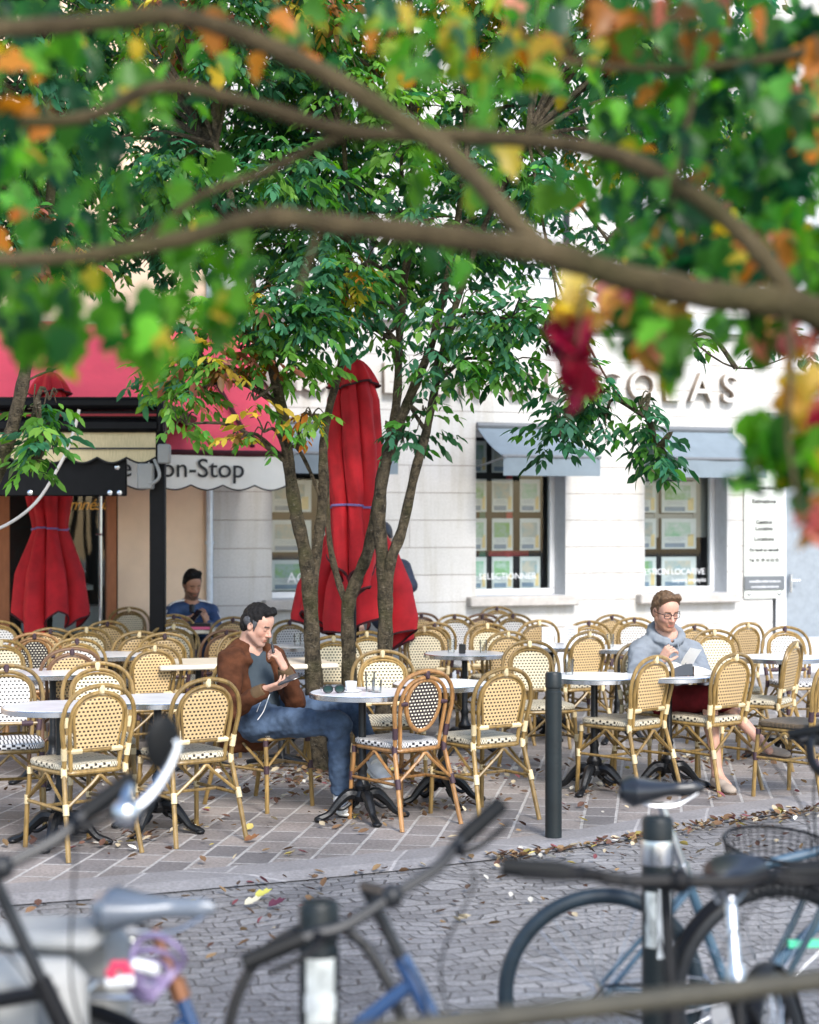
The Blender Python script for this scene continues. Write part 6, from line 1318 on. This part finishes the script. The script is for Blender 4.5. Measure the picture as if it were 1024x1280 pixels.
# ---------------------------------------------------------------- bicycles parked at the rail
M_tyre = pm('tyre', (.012, .014, .017), .6, var=.2); M_tan = pm('tan_tyre_wall', (.10, .045, .022), .6, var=.1); M_rubber = pm('grip_rubber', (.006, .0065, .007), .55, var=.2, spec=.2)
M_alu = pm('aluminium', (.55, .57, .60), .28, metal=1., var=.06); M_dkalu = pm('dark_metal', (.014, .015, .017), .4, metal=.1, var=.1); M_fblue = pm('frame_deep_blue', (.018, .05, .13), .22, var=.05, coat=.5); M_flight = pm('frame_light_blue', (.06, .115, .17), .25, var=.05, coat=.5); M_fblk = pm('frame_black', (.006, .006, .007), .5, var=.1, spec=.18); M_fteal = pm('frame_slate', (.03, .055, .075), .25, var=.05, coat=.5)
M_sad = pm('saddle_black', (.016, .017, .020), .32, var=.15, spec=.6); M_sadw = pm('saddle_pale', (.13, .15, .18), .3, var=.08, spec=.6); M_copper = pm('rusty_post', (.24, .11, .06), .4, metal=.6, var=.3)
def wheel(parent, c, mat=M_tyre, Rw=.335, tyre=.025, side=None):
    c = Vector(c); rot = lambda a, r, y=0.: c+Vector((r*math.cos(a), y, r*math.sin(a)))
    mb = MB(); mb.tube([rot(2*math.pi*i/64, Rw-.032) for i in range(64)], .010, 8, closed=True); mb.tube([rot(0, 0, -.045), rot(0, 0, .045)], .018, 10)
    w_ = mb.build('wheel', M_alu, parent)
    mb = MB(); mb.tube([rot(2*math.pi*i/64, Rw-tyre) for i in range(64)], tyre, 10, closed=True); mb.build('tyre', side or mat, w_)
    mb = MB()
    for i in range(32):
        a = 2*math.pi*i/32; b = a+(.6 if i % 4 < 2 else -.6); q = 1 if i % 2 else -1; mb.tube([rot(b, .018, .03*q), rot(a, Rw-.04)], .0011, 4, caps=False)
    mb.build('spokes', M_alu, w_); return w_
def bicycle(label, fm, yaw, lean, steer, anchor, at, saddle_h=.94, bar_h=1.03, head_ang=70, grips=True, sad=M_sad, post=M_alu, bar='city', guards=True, tyre=M_tyre, side=None, rack=False, step=False, barm=None, wide=.31, scale=1.):
    e = empty('bicycle', (0, 0, 0), 0, label, 'bicycle', 'bicycles parked at the rail')
    ha = R(head_ang); axis = Vector((-math.cos(ha), 0, math.sin(ha))); fw = Vector((.56, 0, .335)); crown = Vector((.56-.045, 0, .335))+axis*.37; ht = crown+axis*.17; rw = Vector((-.50, 0, .335)); bb = Vector((-.07, 0, .28)); st = Vector((-.235, 0, .72)); stl = bar_h
    mb = MB(); mb.tube([bb, st], .0165, 10); mb.tube([crown, ht], .020, 12); mb.tube([crown+axis*.03, bb], .0195, 10)
    if step: mb.tube(smooth_path([ht-axis*.06, lerp(ht, bb, .45)+Vector((0, 0, .04)), bb+Vector((-.05, 0, .14))], 4), .0165, 10)
    else: mb.tube([ht-axis*.03, st-Vector((-.01, 0, .04))], .0165, 10)
    for q in (-1, 1):
        mb.tube([rw+Vector((0, .055*q, 0)), st+Vector((.01, .018*q, -.06))], .0085, 8); mb.tube([rw+Vector((0, .055*q, 0)), bb+Vector((-.03, .04*q, 0))], .0095, 8)
    mb.tube([bb+Vector((0, -.036, 0)), bb+Vector((0, .036, 0))], .024, 12); mb.build('frame', fm, e)
    sc_ = Vector((-.235-(saddle_h-.72)*.30, 0, saddle_h)); mb = MB(); mb.tube([st-Vector((0, 0, .0)), sc_-Vector((0, 0, .05))], .0135, 10); mb.tube([st-(st-bb).normalized()*.02, st+(st-bb).normalized()*.025], .022, 10); mb.build('seat_post', post, e)
    mb = MB()
    def sdl(u, v):
        t = u; w_ = .018+.062*max(0, 1-t*1.55)**.8+.012*(1-t); a = math.pi*2*v; x = sc_.x-.13+.27*t; top = .034*(1-.25*t)+.018*(1-t)**2-.012*math.sin(math.pi*t); yy = w_*math.cos(a); zz = math.sin(a); e_ = .35+.65*min(1, 6*t+.15)*min(1, 8*(1-t)+.15)
        return Vector((x, yy*e_, sc_.z+(top*zz if zz > 0 else zz*(.030+.040*max(0, 1-1.8*t))*(1-.3*t))*e_))
    mb.grid(lambda u, v: sdl(v, u), 20, 22, True); mb.sphere(sdl(0, .25)-Vector((0, 0, .03)), (.01, .03, .02)); sd_ = mb.build('saddle', sad, e)
    mb = MB()
    for q in (-1, 1): mb.tube(smooth_path([sc_+Vector((-.10, .03*q, -.03)), sc_+Vector((-.04, .022*q, -.05)), sc_+Vector((.05, .018*q, -.05)), sc_+Vector((.12, .008*q, -.015))], 4), .0035, 6)
    mb.build('rail', M_alu, sd_)
    mb = MB(); mb.lathe([(.0, -.003), (.09, -.003), (.09, .003), (0, .003)], 28, bb+Vector((0, -.06, 0)), Matrix.Rotation(R(90), 3, 'X'), cap=False)
    for q, a in ((-1, R(-40)), (1, R(140))): mb.tube([bb+Vector((0, .07*q, 0)), bb+Vector((.17*math.cos(a), .085*q, .17*math.sin(a)))], .011, 8)
    mb.build('crankset', M_alu, e)
    for q, a in ((-1, R(-40)), (1, R(140))): mb = MB(); mb.box(bb+Vector((.17*math.cos(a), .13*q, .17*math.sin(a))), (.09, .085, .022), bev=.008); mb.build('pedal', M_rubber, e)
    mb = MB(); y = -.062; mb.tube([bb+Vector((.0, y, .09)), rw+Vector((0, y, .04)), rw+Vector((-.04, y, 0)), rw+Vector((0, y, -.04)), bb+Vector((0, y, -.09)), bb+Vector((.09, y, 0))], .005, 5, closed=True); mb.build('chain', M_iron, e)
    wheel(e, rw, tyre, side=side)
    def arcguard(mb, c, a0, a1):
        n = 24
        def g(u, v): a = R(a0+(a1-a0)*u); r = .352-.012*abs(2*v-1)**2; return c+Vector((r*math.cos(a), (v-.5)*.055, r*math.sin(a)))
        mb.grid(g, n, 5); mb.grid(lambda u, v: g(u, 1-v)*1+Vector((0, 0, -.001)), n, 5)
    if guards: mb = MB(); arcguard(mb, rw, 25, 190); mb.build('mudguard', fm if guards == 'frame' else M_fblk, e)
    if rack:
        mb = MB()
        for q in (-1, 1): mb.tube([rw+Vector((0, .06*q, 0)), rw+Vector((-.08, .07*q, .38))], .006, 6); mb.tube([rw+Vector((-.22, .07*q, .38)), rw+Vector((.22, .05*q, .38))], .007, 6)
        for x in (-.2, -.07, .06, .18): mb.tube([rw+Vector((x, -.06, .38)), rw+Vector((x, .06, .38))], .005, 6)
        mb.build('rack', M_alu, e)
    # steered group
    M_s = Matrix.Translation(ht)@Matrix.Rotation(R(steer), 4, axis)@Matrix.Translation(-ht); T_ = lambda p: M_s@Vector(p)
    f = empty('steering', (0, 0, 0)); f.parent = e; f.name = 'front_assembly'
    mb = MB(); rk = Vector((.035, 0, 0))
    mb.tube([T_(crown+Vector((0, -.055, -.01))), T_(crown+Vector((0, 0, .012))), T_(crown+Vector((0, .055, -.01)))], .016, 8)
    for q in (-1, 1): mb.tube(smooth_path([T_(crown+Vector((0, .052*q, -.01))), T_(lerp(crown, fw, .55)+Vector((-.012, .052*q, 0))), T_(fw+Vector((0, .052*q, 0)))], 4), [.013, .009], 8)
    mb.build('fork', fm, e)
    bpy.data.objects.remove(f)
    k = len(e.children); wf = wheel(e, fw, tyre, side=side)
    for o in [wf]+list(wf.children): o.data.transform(M_s)
    if guards: mb = MB(); arcguard(mb, fw, 10, 150); g_ = mb.build('mudguard', fm if guards == 'frame' else M_fblk, e); g_.data.transform(M_s)
    sx = ht.x-.03; top = Vector((ht.x+axis.x*.06, 0, bar_h)); mb = MB(); mb.tube([T_(ht), T_(Vector((ht.x+axis.x*(bar_h-ht.z)*.8, 0, bar_h-.03))), T_(Vector((ht.x+.05, 0, bar_h)))], .0145, 10); mb.sphere(T_(Vector((ht.x+.05, 0, bar_h))), .026, 10, 8); mb.build('stem', barm or M_alu, e)
    c = Vector((ht.x+.05, 0, bar_h)); hb = None
    if bar == 'city': half = [c, c+Vector((.01, .09, .01)), c+Vector((-.01, .16, .05)), c+Vector((-.07, .25, .055)), c+Vector((-.16, wide, .03))]
    elif bar == 'flat': half = [c, c+Vector((.0, .12, .0)), c+Vector((-.02, .20, .012)), c+Vector((-.05, wide, .015))]
    pts = [Vector((p.x, -p.y, p.z)) for p in half[::-1]]+half[1:]
    mb = MB(); mb.tube([T_(p) for p in smooth_path(pts, 6)], .014, 8); hb = mb.build('handlebar', barm or M_alu, e)
    for q in (-1, 1):
        a, b = Vector((half[-2].x, half[-2].y*q, half[-2].z)), Vector((half[-1].x, half[-1].y*q, half[-1].z)); d_ = (b-a).normalized()
        mb = MB(); mb.tube([T_(b-d_*.125), T_(b-d_*.11), T_(b-d_*.01), T_(b+d_*.008)], [.0175, .020, .0195, .020], 10); mb.build('grip', M_rubber, hb)
        mb = MB(); n_ = Vector((1, 0, -.15)); l0 = b-d_*.15; mb.tube([T_(l0), T_(l0+n_*.03)], .012, 8); mb.tube(smooth_path([T_(l0+n_*.03), T_(l0+n_*.05+d_*.05), T_(l0+n_*.055+d_*.13)], 4), [.008, .006], 6); mb.build('brake_lever', M_fblk if barm else M_alu, hb)
        mb = MB(); mb.tube(smooth_path([T_(l0+n_*.03-d_*.01), T_(l0+n_*.14-d_*.06+Vector((0, 0, .03))), T_(Vector((ht.x+.12, .03*q, ht.z+.02))), T_(crown+Vector((.02, .03*q, -.05)))], 6), .0028, 5); mb.build('brake_cable', M_rubber, hb)
    Mr = Matrix.Rotation(R(yaw), 4, 'Z')@Matrix.Rotation(R(lean), 4, 'X')@Matrix.Scale(scale, 4)
    anc = {'saddle': sc_, 'bar': T_(c), 'rear': rw, 'head': ht}[anchor]; w_ = Mr@anc; e.matrix_world = Matrix.Translation(Vector((at.x-w_.x, at.y-w_.y, -.035)))@Mr
    e['ht'] = 0; del e['ht']
    return e, T_, c, sc_, rw, ht, half
# blue bicycle with the pale saddle; its wheel is turned towards the camera
e, T_, c, sc_, rw, ht, half = bicycle('blue bicycle with a pale saddle, rusty seat post and white rear pannier', M_fblue, -8, 2, -56, 'saddle', P(192, 1136, 3.78), saddle_h=.905, bar_h=1.0, head_ang=62, sad=M_sadw, post=M_copper, bar='flat', rack=True, guards=True, wide=.33, barm=M_dkalu, step=True)
mb = MB()
for q in (-1, 1): mb.box(rw+Vector((-.03, .15*q, .32)), (.27, .11, .34), bev=.04)
mb.box(rw+Vector((-.03, 0, .50)), (.26, .17, .05), bev=.02); pn = mb.build('pannier', pm('pannier_white', (.30, .30, .29), .5, var=.08), e)
mb = MB()
for k in (0, 1): mb.box(rw+Vector((-.09+.12*k, -.207, .30)), (.03, .008, .28))
mb.build('strap', M_plate, pn)
lei = empty('cable_lock', (0, 0, 0), 0, 'lilac cable lock with a red flower wound round the blue bicycle seat post', 'bike lock'); M_lil = pm('lilac_plastic', (.17, .13, .23), .45, var=.15)
lc = P(203, 1215, 3.62); mb = MB()
for k in range(4):
    r_ = .034+.007*k; mb.tube([lc+Vector((-.04+r_*math.cos(t)*1.0+.01*k, .02*math.sin(t*2+k), -.03+r_*.85*math.sin(t)+.02*k)) for t in np.linspace(0, 2*math.pi, 30)[:-1]], .0065, 7, closed=True)
mb.build('cable', M_lil, lei); mb = MB()
for k in range(6): a = k*math.pi/3; mb.sphere(P(150, 1215, 3.6)+Vector((.018*math.cos(a), -.01, .018*math.sin(a))), (.012, .006, .012), 8, 6)
mb.build('flower', pm('flower_red', (.5, .03, .08), .6, var=.1), lei); mb = MB(); mb.tube([P(135, 1228, 3.6), P(165, 1226, 3.58)], .012, 8); mb.tube([P(168, 1205, 3.6), P(196, 1212, 3.58)], .012, 8); mb.build('clasp', M_china, lei)
# light blue bicycle whose saddle rises behind the bollard
bicycle('light blue bicycle with a black saddle behind the silver banded bollard', M_flight, 4, 3, 4, 'saddle', P(826, 1018, 5.2), saddle_h=.99, scale=.955, bar_h=1.08, step=False, guards=False, tyre=pm('tyre_blue_black', (.013, .024, .034), .5, var=.2))
# black bicycle facing the camera
e, T_, c, sc_, rw, ht, half = bicycle('black bicycle facing the camera with wide rubber grips', M_fblk, -112, 9, 30, 'bar', P(850, 1092, 3.35), bar_h=1.06, bar='flat', barm=M_fblk, wide=.34, guards=True)
# bicycle at the picture edge, only its bars and head in view
e, T_, c, sc_, rw, ht, half = bicycle('dark bicycle cut by the picture edge with a round black mirror on its bar', M_fblk, -12, 4, -52, 'bar', P(2, 1116, 3.35), bar_h=1.12, head_ang=64, bar='flat', wide=.31, guards=True, barm=M_dkalu)
b = Vector((half[-1].x, half[-1].y, half[-1].z)); mb = MB(); m0 = e.matrix_world.inverted()@P(158, 1016, 3.42); m1 = e.matrix_world.inverted()@P(203, 928, 3.45)
mE = e.matrix_world.inverted()@P(222, 932, 3.46); mb.tube(smooth_path([T_(b-Vector((0, 0, 0))), m0, e.matrix_world.inverted()@P(196, 985, 3.44), mE, m1], 4), [.011, .0135, .013, .010, .008], 8); mb.sphere(m0, .03, 10, 8); mi = mb.build('mirror_arm', M_alu, e); mb = MB(); nrm_ = (e.matrix_world.inverted().to_3x3()@Vector((.55, -.8, -.1))).normalized(); Bm = Matrix([list(r) for r in basis(nrm_)]).to_3x3()
mb.sphere(m1, (.040, .016, .058), 18, 12, Bm); mb.build('mirror', M_rubber, mi)
# bicycle behind with tan walled tyres and a wire basket
e, T_, c, sc_, rw, ht, half = bicycle('dark slate bicycle with a black wire basket behind the light blue one', M_fteal, 186, -3, 10, 'bar', P(1040, 1035, 5.2), bar_h=.95+.03, saddle_h=.92, bar='city', barm=M_fblk)
mb = MB(); ox = Vector((ht.x+.22, 0, ht.z-.18))
for k in range(9):
    z_ = k*.015; r_ = .13+.03*k/8; mb.tube([T_(ox+Vector((r_*1.0*math.cos(t), (r_+.03)*math.sin(t), z_))) for t in np.linspace(0, 2*math.pi, 25)[:-1]], .0022 if k < 8 else .006, 4, closed=True)
for t in np.linspace(0, 2*math.pi, 41)[:-1]: mb.tube([T_(ox+Vector((.13*math.cos(t), .16*math.sin(t), 0))), T_(ox+Vector((.16*math.cos(t), .19*math.sin(t), .12)))], .0018, 4, caps=False)
for k in range(-4, 5): mb.tube([T_(ox+Vector((.03*k, -.14, 0))), T_(ox+Vector((.03*k, .14, 0)))], .0018, 4, caps=False)
mb.build('basket', M_fblk, e); mb = MB(); mb.box(T_(ox+Vector((-.1, .0, -.2))), (.10, .02, .02)); mb.build('reflector', pm('mint_reflector', (.1, .6, .35), .4, var=.05), e)
# weathered rail in front of the bicycles
rl = empty('parking_rail', (.3, 2.7, -.035), 0, 'weathered olive metal parking rail in front of the bicycles', 'rail'); iv = Vector(rl.location); M_rail = pm('rail_olive', (.045, .040, .027), .55, var=.3, scale=7, col2=None, bump=.2)
a, b_ = P(300, 1312, 2.5), P(1024, 1225, 2.88); dd = (b_-a); a2 = a-dd*.5; b2 = b_+dd*.6; a2.z = b2.z = (a.z+b_.z)/2; 
mb = MB(); mb.tube(smooth_path([Vector((a2.x-.06, a2.y-.03, .6)), Vector((a2.x-.03, a2.y-.015, a2.z-.06)), Vector((a2.x+.08, a2.y+.03, a2.z)), a, b_, b2, Vector((b2.x+.09, b2.y+.03, b2.z-.06)), Vector((b2.x+.1, b2.y+.035, .6))], 5), .0185, 12)
for v in mb.v: pass
mb.v = [(x-iv.x, y-iv.y, z-iv.z) for x, y, z in mb.v]; mb.build('top_tube', M_rail, rl)
for q in (Vector((a2.x-.06, a2.y-.03, 0)), Vector((b2.x+.1, b2.y+.035, 0))): mb = MB(); mb.tube([Vector((q.x, q.y, -.04))-iv, Vector((q.x, q.y, .60))-iv], .0185, 12); mb.build('post', M_rail, rl)
